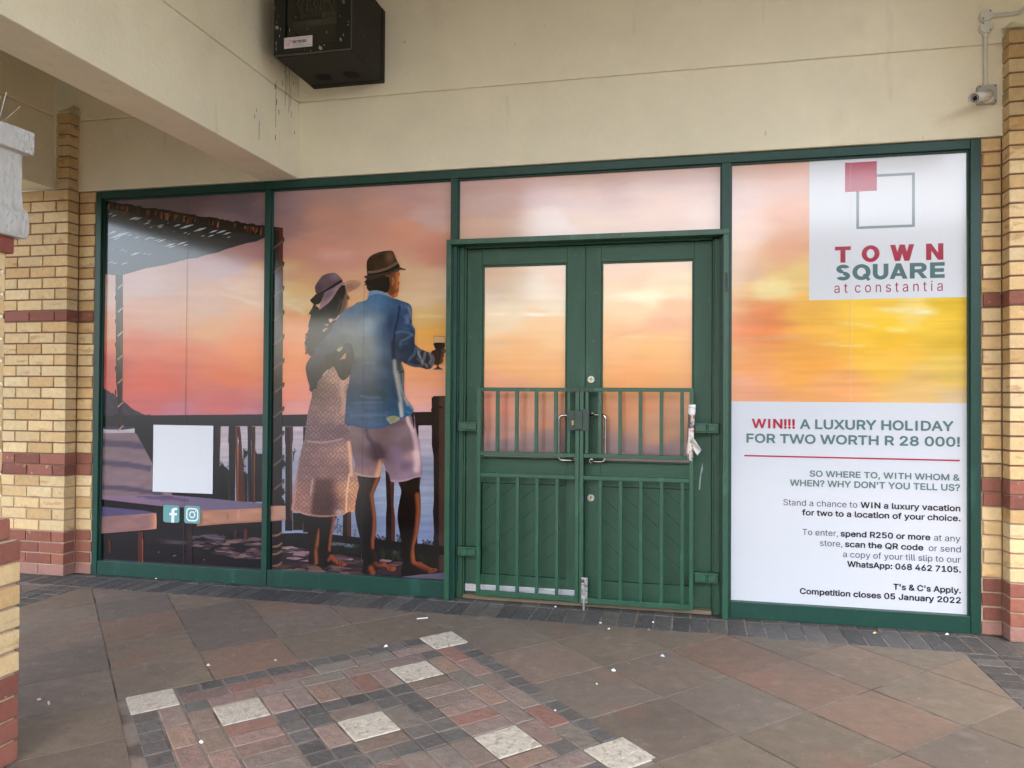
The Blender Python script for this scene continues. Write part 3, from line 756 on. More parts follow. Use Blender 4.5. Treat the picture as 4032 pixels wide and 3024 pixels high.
def rectp(b, x0, x1, z0, z1, col, y): b.add([(x0,y,z0),(x1,y,z0),(x1,y,z1),(x0,y,z1)], [(0,1,2,3)], lin(hx(col))*PRINT)

# ------------------------------------------------------------------ left poster: lounger and pergola at sunset
LBX = (385,700,1062,2300)
p1 = poster('sunset_poster', 'printed poster of a pergola and lounger at sunset, with blank white sticker and two icons', .049,1.4565,.109,2.917)
b = MB(); sheet(b,.049,1.4565,.109,2.917,sunset_paint); b.build('printed_sky', MT['vinyl'], p1)
# dark hill, railing and shrubs
b = MB()
DK = '#17161a'
lay(b, zB(60,95,118,140,150,160,210,195,270,240,330,290,400,328,430,335,470,345,470,420,60,420), Paint('#3a333c').noise(.05,.05,.4), 1, 10, rough_edge=2)
rail = Paint('#1d1c1f').fn(lambda X,Y,C: C*(1+.25*np.clip((1660-Y)/25,0,1))[:,None])
lay(b, zB(60,345,1300,334,1300,420,60,424), rail, 2, 10, smooth=False)
lay(b, zP(-240,90,665,90,657,280,655,560,655,900,-240,900), Paint('#141417').noise(.03,.02,.3), 3, 14, smooth=False)
for q, c in ((zP(752,95,825,95,815,900,755,900,752,290,745,265),'#131215'), (zP(948,95,990,95,986,280,1000,900,955,900,950,270),'#151316'),
             (zP(820,105,868,105,880,200,928,900,845,900,850,300,858,260),'#4a211a'), (zP(985,105,1030,105,1030,270,1022,915,1000,915,990,280),'#3d1f1b'), (zP(625,105,665,105,662,280,655,380,640,380),'#2b201f')):
    lay(b, q, Paint(c).noise(.2,.02,.5), 4, 7, smooth=False)
lay(b, zP(820,110,842,110,846,900,830,900), Paint('#6b2f20'), 5, 0, smooth=False)
lay(b, zP(848,300,856,300,850,890,846,890), Paint('#a8622c'), 6, 0, smooth=False); lay(b, zP(1024,280,1030,280,1022,910,1018,910), Paint('#96582c'), 6, 0, smooth=False)
random.seed(3)
def shrub(b, pts, layer, c='#0f1112', r=9):
    lay(b, pts, Paint(c), layer, 0, smooth=False)
    P = smooth_poly(pts)
    for (x,y) in P[::1]:
        for k in range(2):
            a = random.uniform(0,6.28); l = random.uniform(.5,1.6)*r; t = a+.5
            xx = x+random.uniform(-r,r)*.6; yy = y+random.uniform(-r,r)*.6
            lay(b, [(xx,yy),(xx+l*math.cos(a)*.5+2*math.cos(t+1.57),yy+l*math.sin(a)*.5+2*math.sin(t+1.57)),(xx+l*math.cos(a),yy+l*math.sin(a)),(xx+l*math.cos(a)*.5-2*math.cos(t+1.57),yy+l*math.sin(a)*.5-2*math.sin(t+1.57))], Paint(c), layer, 0, smooth=False)
shrub(b, zP(650,540,670,500,700,520,735,545,752,570,752,900,650,900), 3)
shrub(b, zP(905,340,930,360,955,370,945,400,930,430,905,460,915,520,905,560,915,600,950,600,950,900,905,900), 3)
shrub(b, zP(1026,360,1060,400,1090,390,1115,410,1130,900,1024,900), 3)
# ground with crazy paving in the shade
lay(b, zB(60,1090,1300,1090,1300,1500,60,1440), Paint('#151116').noise(.02,.02,.4).blob(*zB(650,1262)[0],110,14,'#5a4a55',.8,4).blob(*zB(960,1240)[0],60,10,'#6a5a68',.8,2).blob(*zB(900,1215)[0],70,8,'#4a3c44',.8,3), 3, 9, smooth=False)
def stones(b, region, layer, n, cols, sx, sy, seed):
    random.seed(seed); P = np.array(region); x0,y0 = P.min(0); x1,y1 = P.max(0)
    for _ in range(n):
        x = random.uniform(x0,x1); y = random.uniform(y0,y1); ins = False
        for i in range(len(P)):
            (ax,ay),(bx,by) = P[i],P[(i+1)%len(P)]
            if (ay > y) != (by > y) and x < (bx-ax)*(y-ay)/(by-ay)+ax: ins = not ins
        if not ins: continue
        k = random.randint(4,6); a0 = random.uniform(0,6.28); s_ = random.uniform(.5,1.2)
        q = [(x+s_*sx*math.cos(a0+6.28*j/k)*random.uniform(.7,1.1)+.6*s_*sy*math.sin(a0+6.28*j/k), y+s_*sy*math.sin(a0+6.28*j/k)*random.uniform(.7,1.1)) for j in range(k)]
        lay(b, q, Paint(random.choice(cols)), layer, 0, smooth=False)
stones(b, zB(700,1260,1270,1235,1270,1400,1100,1370,860,1320), 4, 90, ['#6b4e4e','#5a4044','#7b5c58','#4a363c','#33272c'], 34, 7, 5)
stones(b, zB(760,1205,1000,1210,1000,1240,760,1240), 4, 14, ['#4b4048','#5b4d55'], 34, 5, 9)
for q in (zB(518,1338,530,1328,530,1334,520,1342), zB(628,1362,655,1354,650,1360,630,1366), zB(845,1392,860,1386,858,1394)): lay(b, q, Paint('#8a6a5c'), 5, 0, smooth=False)
b.build('printed_terrace', MT['vinyl'], p1)
# pergola roof and post
b = MB()
roof = Paint('#1a1a1e').fn(lambda X,Y,C: C+np.clip((640-X)/900,0,.2)[:,None]*np.array([.55,.62,.60])+np.clip((Y-870)/700,0,.12)[:,None]*np.array([.6,.66,.64]))  # paler left and lower part is reflection haze put into the ink
lay(b, zA(95,245,150,245,700,345,1060,415,1460,470,1460,510,1424,520,1350,545,1280,560,1180,590,1110,610,1040,640,960,655,880,675,800,690,720,712,640,728,560,748,480,762,400,780,290,810,200,812,140,803,95,800), roof, 4, 9, smooth=False, rough_edge=1.6)
random.seed(11)
for (x,y,l) in ((170,335,40),(195,350,50),(340,375,75),(375,378,70),(455,412,55),(480,390,40),(500,440,30),(560,430,60),(570,440,45),(690,430,65),(640,405,20),(740,448,120),(850,470,110),(690,472,20),(770,485,35),(800,492,30),(910,510,40),(975,480,75),(965,512,60),(1030,485,90),(1085,495,70),(1115,520,40),
      (165,490,95),(180,525,170),(210,535,60),(320,505,50),(375,525,60),(455,535,75),(505,530,50),(540,545,50),(555,555,85),(620,590,90),(650,598,60),(720,575,85),(760,585,60),(200,612,25),(265,625,40),(300,632,30),(345,660,90),(445,650,45),(480,658,40),(170,722,55),(205,728,50),(275,732,55)):
    s_ = 26 if l > 60 else 15
    q = zA(x,y, x+l*.5,y-l*.24, x+l,y-l*.30, x+l*.5,y-l*.08)
    lay(b, q, Paint('#c9cfd6'), 5, 0, smooth=False)
thatch = Paint('#1c1211').noise(.10,.05,.7)
top = [(95+ k*22, 215+(k*22)*.158+random.uniform(-7,7)) for k in range(62)]
band = [c for p_ in top for c in p_]+[1460,440,1460,512]+[c for p_ in reversed([(95+k*60, 275+(k*60)*.178) for k in range(23)]) for c in p_]
lay(b, zA(*band), thatch, 5, 8, smooth=False)
for k in range(72):
    x = random.uniform(160,1400); yt = 222+(x-95)*.16; hgt = random.uniform(25,75)*(1-.25*(x/1400))
    q = zA(x,yt+12, x+5,yt+14, x+random.uniform(-8,8),yt+12+hgt, x-4+random.uniform(-8,4),yt+10+hgt)
    lay(b, q, Paint(random.choice(['#8a4f2c','#6b3a22','#4d2b1b','#a0643a'])), 6, 0, smooth=False)
lay(b, zA(228,806,288,806,290,1400,290,1690), Paint('#222023'), 3, 0, smooth=False) if False else None
post = Paint('#201c1e').fn(lambda X,Y,C: C+np.clip((1250-Y)/1500,0,.3)[:,None]*np.array([.35,.42,.40])).stroke([(485,1080),(475,1900)],9,'#5a4038',.6,1)  # upper end lightened with the same painted reflection haze
lay(b, zA(232,800,288,800,290,1300,289,1659)+zB(263,100,262,300,258,440,230,440,232,300,222,150)+zA(236,1659,234,1200), post, 3, 10, smooth=False)
for k in range(9):
    y = 890+k*205*.92
    y0 = 680+y*.4942
    lay(b, [(462,y0+14),(486,y0-6),(487,y0-1),(466,y0+19)], Paint('#b8a79c' if k<3 else '#a08072'), 4, 0, smooth=False)
    lay(b, [(452,y0+46),(457,y0+40),(458,y0+62),(453,y0+60)], Paint('#201c1e'), 4, 0, smooth=False)
b.build('printed_pergola', MT['vinyl'], p1)
# loungers
b = MB()
back = Paint('#80686c').noise(.02,.05,.25)
for k,(y0_,y1_) in enumerate(((545,575),(690,735),(865,905))):
    back.stroke(zB(60,y0_-8,300,y0_+8,540,y1_+6), 26-4*k, '#463d52', .8, .5)
back.blob(*zB(340,840)[0],50,14,'#9a7a7c',.6)
lay(b, zB(60,474,115,472,250,470,350,468,365,478,420,575,480,690,480,880,620,905,630,930,60,930), back, 6, 8, smooth=False)
seat = Paint('#6c6078').fn(lambda X,Y,C: C*(1-np.clip((820-X)/260,0,1)[:,None]*.55)+np.array([.62,.46,.52])*np.clip((820-X)/260,0,1)[:,None]*.55)
for k in range(5): seat.stroke(zB(300+k*60,918+k*11,620+k*40,930+k*9), 4, '#4c4060', .7, .6)
lay(b, zB(60,925,105,925,640,922,850,940,1050,960,1270,980,1440,998,1310,1015,1000,1028,820,1030,700,1010,540,1000,105,950,60,948), seat, 7, 8, smooth=False, clipbox=LBX)
front = Paint('#b98066').noise(.02,.06,.25).stroke(zB(1010,1015,1020,1040,1030,1100),5,'#8d5d4c',.6).stroke(zB(1100,1020,1106,1090),4,'#d39c80',.6).stroke(zB(800,1147,1270,1110,1448,1098),8,'#8a5544',.6,1).stroke(zB(830,1035,830,1140),16,'#8c5a48',.7,1)
lay(b, zB(835,1030,1000,1028,1270,1015,1450,998,1460,1100,1270,1115,1000,1130,800,1147), front, 7, 7, smooth=False, clipbox=LBX)
lay(b, zB(60,950,105,950,540,1000,700,1010,830,1030,800,1150,700,1200,60,1200), Paint('#141115'), 6, 0, smooth=False)
lay(b, zB(60,1000,105,1003,420,1033,510,1050,505,1056,300,1066,105,1082,60,1084), Paint('#55496e').blob(*zB(230,1058)[0],40,5,'#2e2838',.7), 8, 8, smooth=False)
f2 = Paint('#8f6864').noise(.03,.06,.2).fn(lambda X,Y,C: C*(1-m)+np.array([.93,.62,.42])*m if (m := np.clip((X-575)/45,0,1)[:,None]**2) is not None else C)
lay(b, zB(60,1082,105,1078,300,1064,508,1053,510,1120,508,1165,300,1184,105,1200,60,1203), f2, 8, 7, smooth=False)
for q, c in ((zB(375,1190,413,1188,412,1410,373,1404),'#4b201a'), (zB(404,1240,412,1240,412,1408,406,1408),'#8b4a34'), (zB(160,1245,178,1243,178,1345,162,1343),'#4b201a'), (zB(733,1150,770,1150,768,1420,733,1416),'#251719'),
             (zB(1070,1170,1095,1168,1095,1245,1072,1240),'#3a1f1c'), (zB(1143,1168,1168,1166,1168,1245,1145,1245),'#54281f'), (zB(735,1190,770,1188,768,1300,737,1310),'#33201f')):
    lay(b, q, Paint(c), 8, 0, smooth=False)
lay(b, zB(60,1200,380,1186,380,1235,60,1245), Paint('#171217'), 7, 0, smooth=False); lay(b, zB(790,1147,1290,1108,1290,1165,1170,1172,800,1190), Paint('#171217'), 7, 0, smooth=False)
b.build('printed_lounger', MT['vinyl'], p1)
# seam of the vinyl strips
b = MB(); q0 = F(738,950,YP-.005); q1 = F(711,2220,YP-.005); b.add([(q0[0]-.0012,YP-.005,.112),(q0[0]+.0012,YP-.005,.112),(q0[0]+.0012,YP-.005,2.9),(q0[0]-.0012,YP-.005,2.9)],[(0,1,2,3)],L('#4b3f42')); b.build('vinyl_seam', MT['vinyl'], p1)
# blank white sticker and the two icons
b = MB(); ys = YP-.0065
q = [F(a,c,ys) for a,c in zB(488,410,922,418,915,910,480,897)]
x0 = (q[0][0]+q[3][0])/2; x1 = (q[1][0]+q[2][0])/2; zt = (q[0][1]+q[1][1])/2; zb_ = (q[2][1]+q[3][1])/2
b.box(x0,x1,ys,ys+.002,zb_,zt,lin(hx('#e4e6e7'))*PRINT); b.build('white_sticker', MT['vinyl'], p1)
def rrect(x0,x1,z0,z1,r,n=5):
    o = []
    for cx,cz,a in ((x1-r,z0+r,-90),(x1-r,z1-r,0),(x0+r,z1-r,90),(x0+r,z0+r,180)):
        for k in range(n+1): t = R_(a+90*k/n); o.append((cx+r*math.cos(t),cz+r*math.sin(t)))
    return o
def flat(b, poly, col, y): b.add([(x,y,z) for x,z in poly], [tuple(range(len(poly)))], lin(hx(col))*PRINT)
def ringf(b, outer, inner, col, y):
    n = len(outer); b.add([(x,y,z) for x,z in outer]+[(x,y,z) for x,z in inner], [(i,(i+1)%n,n+(i+1)%n,n+i) for i in range(n)], lin(hx(col))*PRINT)
TEAL = '#6ea8a6'
def icon_box(p):
    q = [F(a,c,ys) for a,c in p]; return q[0][0], q[1][0], q[1][1], q[0][1]
x0,x1,z0,z1 = icon_box(zP(62,931,231,1121)); z1 = F(*zP(62,931)[0],ys)[1]; z0 = F(*zP(231,1121)[0],ys)[1]
wi, hi = x1-x0, z1-z0
b = MB(); flat(b, rrect(x0,x1,z0,z1,.02), TEAL, ys)
fx = x0+wi*.56
flat(b, [(fx-wi*.06,z0),(fx+wi*.13,z0),(fx+wi*.13,z0+hi*.42),(fx+wi*.27,z0+hi*.42),(fx+wi*.30,z0+hi*.56),(fx+wi*.13,z0+hi*.56),(fx+wi*.13,z0+hi*.68),(fx+wi*.17,z0+hi*.73),(fx+wi*.31,z0+hi*.73),(fx+wi*.31,z0+hi*.86),(fx+wi*.12,z0+hi*.86),(fx+wi*.01,z0+hi*.82),(fx-wi*.06,z0+hi*.72),(fx-wi*.06,z0+hi*.56),(fx-wi*.18,z0+hi*.56),(fx-wi*.18,z0+hi*.42),(fx-wi*.06,z0+hi*.42)], '#f4f7f7', ys-.0006)
b.build('letter_icon', MT['vinyl'], p1)
x0 = F(*zP(282,1030)[0],ys)[0]; x1 = F(*zP(452,1030)[0],ys)[0]; z1 = F(*zP(282,938)[0],ys)[1]; z0 = F(*zP(452,1131)[0],ys)[1]; wi, hi = x1-x0, z1-z0; xc, zc = (x0+x1)/2, (z0+z1)/2
b = MB(); flat(b, rrect(x0,x1,z0,z1,.02), TEAL, ys); yy = ys-.0006
ringf(b, rrect(x0+wi*.12,x1-wi*.12,z0+hi*.12,z1-hi*.12,.03), rrect(x0+wi*.2,x1-wi*.2,z0+hi*.2,z1-hi*.2,.022), '#f4f7f7', yy)
circ = lambda r,cx=xc,cz=zc,n=24: [(cx+r*math.cos(6.2832*k/n),cz+r*math.sin(6.2832*k/n)) for k in range(n)]
ringf(b, circ(hi*.2), circ(hi*.125), '#f4f7f7', yy); flat(b, circ(hi*.04,xc+wi*.2,zc+hi*.2,12), '#f4f7f7', yy)
b.build('camera_icon', MT['vinyl'], p1)

# ------------------------------------------------------------------ second poster: the couple
p2 = poster('couple_poster', 'printed poster of a couple seen from behind, man holding wine, sunset over the sea', 1.502,2.888,.119,2.917)
b = MB(); sheet(b,1.502,2.888,.119,2.917,sunset_paint); b.build('printed_sky', MT['vinyl'], p2)
CBX = (1052,640,1790,2310)
b = MB()
lay(b, zD(20,340,300,335,640,330,900,325,1090,318,1360,314,1360,415,1090,415,640,420,20,425), Paint('#1b181a').noise(.05,.03,.3), 1, 10, smooth=False, clipbox=CBX)
def balus(pts, c='#171315', face=None):
    lay(b, pts, Paint(c).noise(.15,.02,.4), 2, 8, smooth=False, clipbox=CBX)
    if face: lay(b, face, Paint('#4a241b').noise(.2,.03,.6), 3, 6, smooth=False, clipbox=CBX)
balus(zD(152,425,210,425,210,520,203,560,205,1180,152,1180,155,560,150,520), face=zD(183,430,209,430,209,520,202,560,203,1100,188,1100,190,560))
balus(zD(283,425,330,425,330,1190,283,1190)); balus(zD(570,1030,632,1030,632,1225,570,1225,572,1080), face=zD(603,1040,632,1040,632,1220,603,1220))
balus(zD(880,740,945,800,940,1000,950,1080,950,1260,884,1260,884,1080,890,1000), face=zD(915,790,943,820,940,1000,950,1080,950,1258,925,1258,920,1000))
balus(zD(1095,400,1122,415,1118,560,1112,600,1112,1285,1090,1285), '#2a1816')
lay(b, zD(1215,215,1230,202,1310,200,1330,210,1330,1520,1235,1520,1225,1300,1233,1180,1225,1040,1232,960,1230,640,1217,560,1217,320,1210,300,1217,290), Paint('#171315').stroke(zD(1305,220,1305,1500),40,'#4a3128',.9,.4).noise(.2,.04,.4).stroke(zD(1275,285,1330,290),6,'#0f0c0c',.9,.4), 4, 8, smooth=False, clipbox=CBX)
# bottom rail and shrubs
lay(b, zL(-60,1130,200,1120,590,1138,900,1170,1350,1220,1860,1268,1860,1370,1350,1310,900,1250,590,1215,-60,1190), Paint('#141113').noise(.04,.04,.4), 4, 10, smooth=False, clipbox=CBX)
lay(b, zL(-60,1190,590,1215,900,1250,1350,1310,1860,1370,1860,1540,1300,1450,900,1400,590,1370,-60,1300), Paint('#14140f').noise(.15,.15,.9).blob(*zL(700,1250)[0],70,8,'#7a8492',.8,6,.4).blob(*zL(1280,1340)[0],16,18,'#6a7688',.7), 3, 8, smooth=False, clipbox=CBX)
random.seed(5)
def sprig(x, y, hgt, n, c='#14150f', lean=0):
    lay(b, zL(x-2,y,x+2,y,x+lean+2,y-hgt,x+lean-1,y-hgt), Paint(c), 5, 0, smooth=False)
    for k in range(n):
        t = (k+.5)/n; xx = x+lean*t; yy = y-hgt*t; s_ = random.choice((-1,1)); l = random.uniform(12,26)
        lay(b, zL(xx,yy, xx+s_*l*.6,yy-l*.9, xx+s_*l,yy-l*.7, xx+s_*l*.5,yy-4), Paint(c), 5, 0, smooth=False)
for x in range(1070,1180,16): sprig(x, 1205+ (x-1070)*.07, random.uniform(15,60), 4)
for x in range(1310,1360,14): sprig(x, 1225, random.uniform(30,85), 5)
for x in range(1585,1690,20): sprig(x, 1255, random.uniform(15,55), 4)
for x in range(600,900,16): sprig(x, 1345, random.uniform(60,110), 5, random.choice(['#23251a','#2e2f20','#1b1d14']))
for x in range(1080,1360,14): sprig(x, 1425, random.uniform(80,150), 6, random.choice(['#23251a','#31311f','#1b1d14']))
for x in range(1560,1700,14): sprig(x, 1460, random.uniform(80,140), 6, random.choice(['#23251a','#31311f','#1b1d14']))
sprig(650,1130,180,8,'#2a2620',-10); sprig(690,1140,110,6,'#2a2620',-20); sprig(600,1110,80,4,'#2a2620',20); sprig(830,1160,80,5,'#2a2620',14)
shrub(b, zL(0,290,40,300,60,330,70,370,40,400,20,400,-20,400,-20,290), 3, '#14130f', 7); shrub(b, zL(30,620,50,640,60,680,40,700,20,720,60,780,70,830,-20,830,-20,620), 3, '#14130f', 7)
shrub(b, zL(150,230,175,200,180,215,165,240,150,320), 3, '#2a211d', 4)
lay(b, zL(150,900,260,900,260,1090,150,1090), Paint('#191712').noise(.2,.2,1.2), 3, 6, smooth=False)
# terrace stones
lay(b, zL(-80,1265,330,1290,600,1350,920,1395,1360,1440,1860,1550,1860,1640,-80,1560), Paint('#2c2024').noise(.04,.10,.6), 4, 9, smooth=False, clipbox=CBX)
stones(b, zL(-40,1270,330,1290,600,1350,920,1390,1350,1450,1350,1500,900,1480,600,1440,-40,1420), 5, 90, ['#8b6c70','#7a5b60','#967478','#5c4348','#463438'], 44, 7, 8)
stones(b, zL(-40,1440,900,1480,1350,1560,1800,1600,1800,1620,-40,1560), 5, 60, ['#5c4240','#4a3434','#6b4c46','#332628'], 40, 8, 12)
lay(b, zL(1440,1590,1700,1572,1860,1555,1860,1640,1350,1610), Paint('#5d5566').noise(.3,.3,.3), 6, 8, smooth=False, clipbox=CBX)
b.build('printed_railing', MT['vinyl'], p2)
# pergola post with rope, end of the lounger
b = MB()
pp = Paint('#1d1517').fn(lambda X,Y,C: C*(1-m)+np.array([.36,.14,.10])*m if (m := (np.clip((X-1095)/8,0,1)*np.clip((1150-Y)/60,0,1))[:,None]) is not None else C).noise(.12,.02,.5)
lay(b, zC(40,430,75,430,150,440,149,1100,146,1659)+zD(130,160,132,420,130,900,128,1040,125,1465,20,1465), pp, 5, 8, smooth=False, clipbox=CBX)
for k in range(11):
    y = 952+k*95
    lay(b, [(1074,y+26),(1082,y+18),(1112,y-6),(1117,y-14),(1117,y-5),(1112,y+3),(1082,y+27)], Paint('#5b4a44').noise(.5,.5,.6), 6, 5, smooth=True, clipbox=CBX)
    lay(b, [(1112,y-14),(1119,y-18),(1119,y-2),(1112,y+6)], Paint('#231a1b'), 5, 0, clipbox=CBX)
for y in (1190,1270,1325,1410):
    lay(b, zD(60,y+20,100,y+12,130,y-8,132,y+4,100,y+28,60,y+32), Paint('#7a5a40').noise(.4,.4,.7), 7, 4, clipbox=CBX)
lay(b, zD(0,1000,155,998,158,1100,0,1117), Paint('#b98872').noise(.03,.05,.2).stroke(zD(0,1117,158,1100),8,'#8a5a4c',.6,1), 7, 7, smooth=False, clipbox=CBX)
b.build('printed_post', MT['vinyl'], p2)

# ---- the woman
b = MB()
legl = Paint('#140e0d').stroke(zL(448,1080,425,1200,405,1330,410,1470),13,'#a4532f',.85,1.2).blob(*zL(425,1300)[0],10,20,'#3b1b14',.8)
lay(b, zL(260,920,262,1000,300,1080,328,1200,330,1320,322,1450,360,1470,425,1465,445,1400,445,1250,455,1080,452,920), legl, 7, 5)
legr = Paint('#120c0b').stroke(zL(610,930,590,1060,570,1180,556,1310),12,'#a4532f',.85,1.2).stroke(zL(590,1390,640,1440,700,1470,735,1470),22,'#a04a2a',.85,1.2).stroke(zL(545,1420,575,1380),12,'#8d4026',.8).stroke(zL(620,1440,612,1475),4,'#2a120c',.8).stroke(zL(660,1450,655,1480),4,'#2a120c',.8).stroke(zL(690,1455,686,1485),4,'#2a120c',.8)
lay(b, zL(438,920,442,1100,440,1300,436,1480,450,1505,520,1505,545,1480,600,1478,680,1492,720,1492,748,1475,742,1455,700,1445,655,1425,605,1375,572,1310,583,1170,606,1010,622,920), legr, 8, 5)
DT = [((1250,1540),(120,91,82)),((1330,1540),(144,111,98)),((1220,1700),(125,98,96)),((1330,1700),(116,87,89)),((1200,1850),(129,96,94)),((1330,1850),(135,98,92)),((1170,1980),(158,111,99)),((1300,1980),(111,75,70)),((1390,1930),(199,141,104)),((1400,2000),(206,142,103)),((1370,1780),(178,130,113)),((1360,1500),(192,147,123)),((1345,1640),(161,122,110))]
def lace(X,Y,C):
    u = X/19.; v = Y/27.; r = (np.floor(v).astype(int)%2)*.5
    dx = (u+r)%1-.5; dy = v%1-.5; d = np.abs(dx)+np.abs(dy)*.9
    C = C*(1+.42*(np.clip(np.abs(d-.43)/-.12+1,0,1)-.35)[:,None]); return C*(1+.16*np.clip(1-np.hypot(dx,dy)/.2,0,1)[:,None])
def sheer(X,Y,C):
    xl = 1236-(Y-1880)*.13; m = np.clip((X-xl)/14,0,1)*np.clip((1335-X)/34,0,1)*np.clip((Y-1872)/26,0,1); m = (m*.66)[:,None]
    return C*(1-m)+np.array([.20,.10,.11])*m
dress = Paint(DT).fn(sheer).fn(lace).stroke(zT(190,1430,400,1450,560,1425,700,1390),6,'#c49a98',.7,1).stroke(zT(620,470,640,800,600,1200),10,'#b08a84',.25,1).stroke(zT(700,560,690,700,720,850,700,1000),20,'#d8a890',.55,1.2)
dress.stroke(zL(770,120,790,300,800,480),14,'#f0b488',.75,1.2).stroke(zL(775,470,745,700,740,890),7,'#f3bd92',.8,1).stroke(zL(215,240,180,560,150,860),12,'#c99a94',.5,1.2).stroke(zL(145,870,300,915,440,935,560,935,640,925,730,915),7,'#d09c90',.6,1).blob(*zL(660,890)[0],26,16,'#b9aaa8',.7).stroke(zL(370,520,345,700),5,'#d8c0b8',.5,1)
lay(b, zT(580,340,500,380,400,490,335,570,320,660,258,700,248,790,215,920,190,1040,165,1200,140,1400,100,1540,78,1660)+zL(220,270,195,430,165,600,142,780,128,862,160,888,210,892,300,925,420,945,540,945,620,930,700,925,735,905,760,890,838,882,855,780,875,640,890,480,830,440,800,200,780,0)+zT(760,1150,760,900,790,600,810,460,700,545,640,490,600,400), dress, 9, 3.6, smooth=True)
# blouse glimpses, face, hair
fc = Paint('#e6a878').stroke(zH(770,640,790,740,800,800),18,'#f0bd8c',.7,1).stroke(zH(735,700,720,900,690,1010),30,'#5d463d',.85,1).blob(*zH(795,800)[0],9,14,'#3a2420',.95)
lay(b, zH(745,620,772,660,775,720,790,745,803,772,825,800,818,832,795,838,790,860,797,885,788,905,792,930,802,946,760,985,700,1050,660,1090,640,1120,600,1140,560,1120,600,1080,660,1000,690,850,720,700), fc, 9, 4)
hair = Paint('#15171a').noise(.10,.025,.5).fn(lambda X,Y,C: C+np.array([.05,.065,.065])*np.clip(1-np.hypot((X-1290)/90,(Y-1270)/140),0,1)[:,None])  # pale patch is reflected sky painted into the hair colour
for k in range(12): 
    x = 300+k*32; hair.stroke(zH(x+60,860+k*8,x-20,1100,x-80,1400),4,'#3a4042',.35,1.4)
hair.stroke(zH(690,820,660,940,640,1020),12,'#6d675c',.4,1.4)
lay(b, zH(745,600,757,680,742,760,715,830,690,950,665,1030,640,1075,590,1100,520,1110,470,1160,430,1250,412,1340,420,1400,440,1440,400,1490,340,1560,300,1640,240,1668,200,1640,165,1590,190,1540,150,1490,158,1440,190,1400,185,1340,212,1260,205,1210,232,1110,262,980,290,890,365,960,440,920,520,850,580,760,640,680,700,610), hair, 10, 5, rough_edge=1.2)
for k in range(16):
    x, y = 150+random.uniform(-10,30), 1330+k*20
    lay(b, zH(x,y,x+20,y-14,x+34,y+4,x+14,y+12), Paint('#1b1712'), 10, 0)
    if k % 3 == 0: lay(b, zH(x+20,y,x+30,y-6,x+34,y+3), Paint('#c99a6a'), 11, 0)
blouse = Paint('#a08a80').noise(.1,.1,.6)
for q in (zH(500,1125,540,1108,600,1115,640,1080,660,1085,625,1135,560,1145,540,1170,515,1160), zH(450,1200,490,1185,510,1195,490,1215,455,1225), zH(415,1275,450,1255,490,1240,480,1270,430,1310,415,1310)): lay(b, q, blouse, 11, 4)
lay(b, zH(505,1130,540,1112,560,1122,552,1165,530,1168), Paint('#d9b29a'), 12, 0)
lay(b, zH(640,1090,560,1090,470,1160,420,1260,400,1400,380,1520,480,1440,560,1290,620,1180,680,1080), Paint('#2a2a2a').noise(.05,.05,.5), 10, 6)
# hat
brimR = Paint('#b98a72').blob(*zH(830,640)[0],30,16,'#8f6250',.6).stroke(zH(745,605,820,560,900,548,975,585),6,'#dba98a',.6,1)
lay(b, zH(700,612,740,580,800,548,880,537,945,550,985,582,975,610,900,668,830,705,782,722,765,680,752,620), brimR, 11, 5)
lay(b, zH(758,655,775,665,780,690,768,700,758,690), Paint('#c07a44'), 12, 0)
brim = Paint('#8f7278').stroke(zH(700,585,600,720,480,880,390,965),22,'#a2809a',.5,1.2).stroke(zH(640,690,560,820,440,930,370,975),16,'#b98a86',.5,1.2).blob(*zH(500,760)[0],40,20,'#5d4860',.6,-35)
lay(b, zH(330,740,420,720,560,640,710,560,735,580,700,615,640,685,585,775,515,865,440,925,362,982,382,900,420,800,400,750), brim, 12, 5)
crown = Paint('#5e4a52').fn(lambda X,Y,C: C*(1-m)+np.array([.56,.47,.53])*m if (m := np.clip(1-np.hypot((X-1322)/40,(Y-1086)/30),0,1)[:,None]) is not None else C)
for k in range(9): crown.stroke(zH(310+k*3,700-k*27,480,600-k*22,690-k*8,520-k*12),2.2,'#7a6078',.35,1)
crown.blob(*zH(360,650)[0],28,30,'#432f3d',.7)
lay(b, zH(322,738,306,690,301,640,328,585,370,525,412,475,460,452,510,437,580,430,618,440,650,468,690,515,714,556,620,600,480,680,400,730), crown, 13, 5)
lay(b, zH(330,742,420,702,520,640,620,575,690,540,714,558,640,610,540,670,440,725,420,790), Paint('#1a1418').noise(.2,.2,.5), 14, 5)
lay(b, zH(325,742,280,785,230,838,260,875,292,906,330,900,375,880,410,820,418,770,390,742), Paint('#15181b').blob(*zH(390,830)[0],14,12,'#4a4a52',.5), 14, 5)
lay(b, zH(290,900,260,950,225,1010,207,1052,245,1045,290,1000,320,920), Paint('#272a2e'), 11, 0)
b.build('printed_woman', MT['vinyl'], p2)

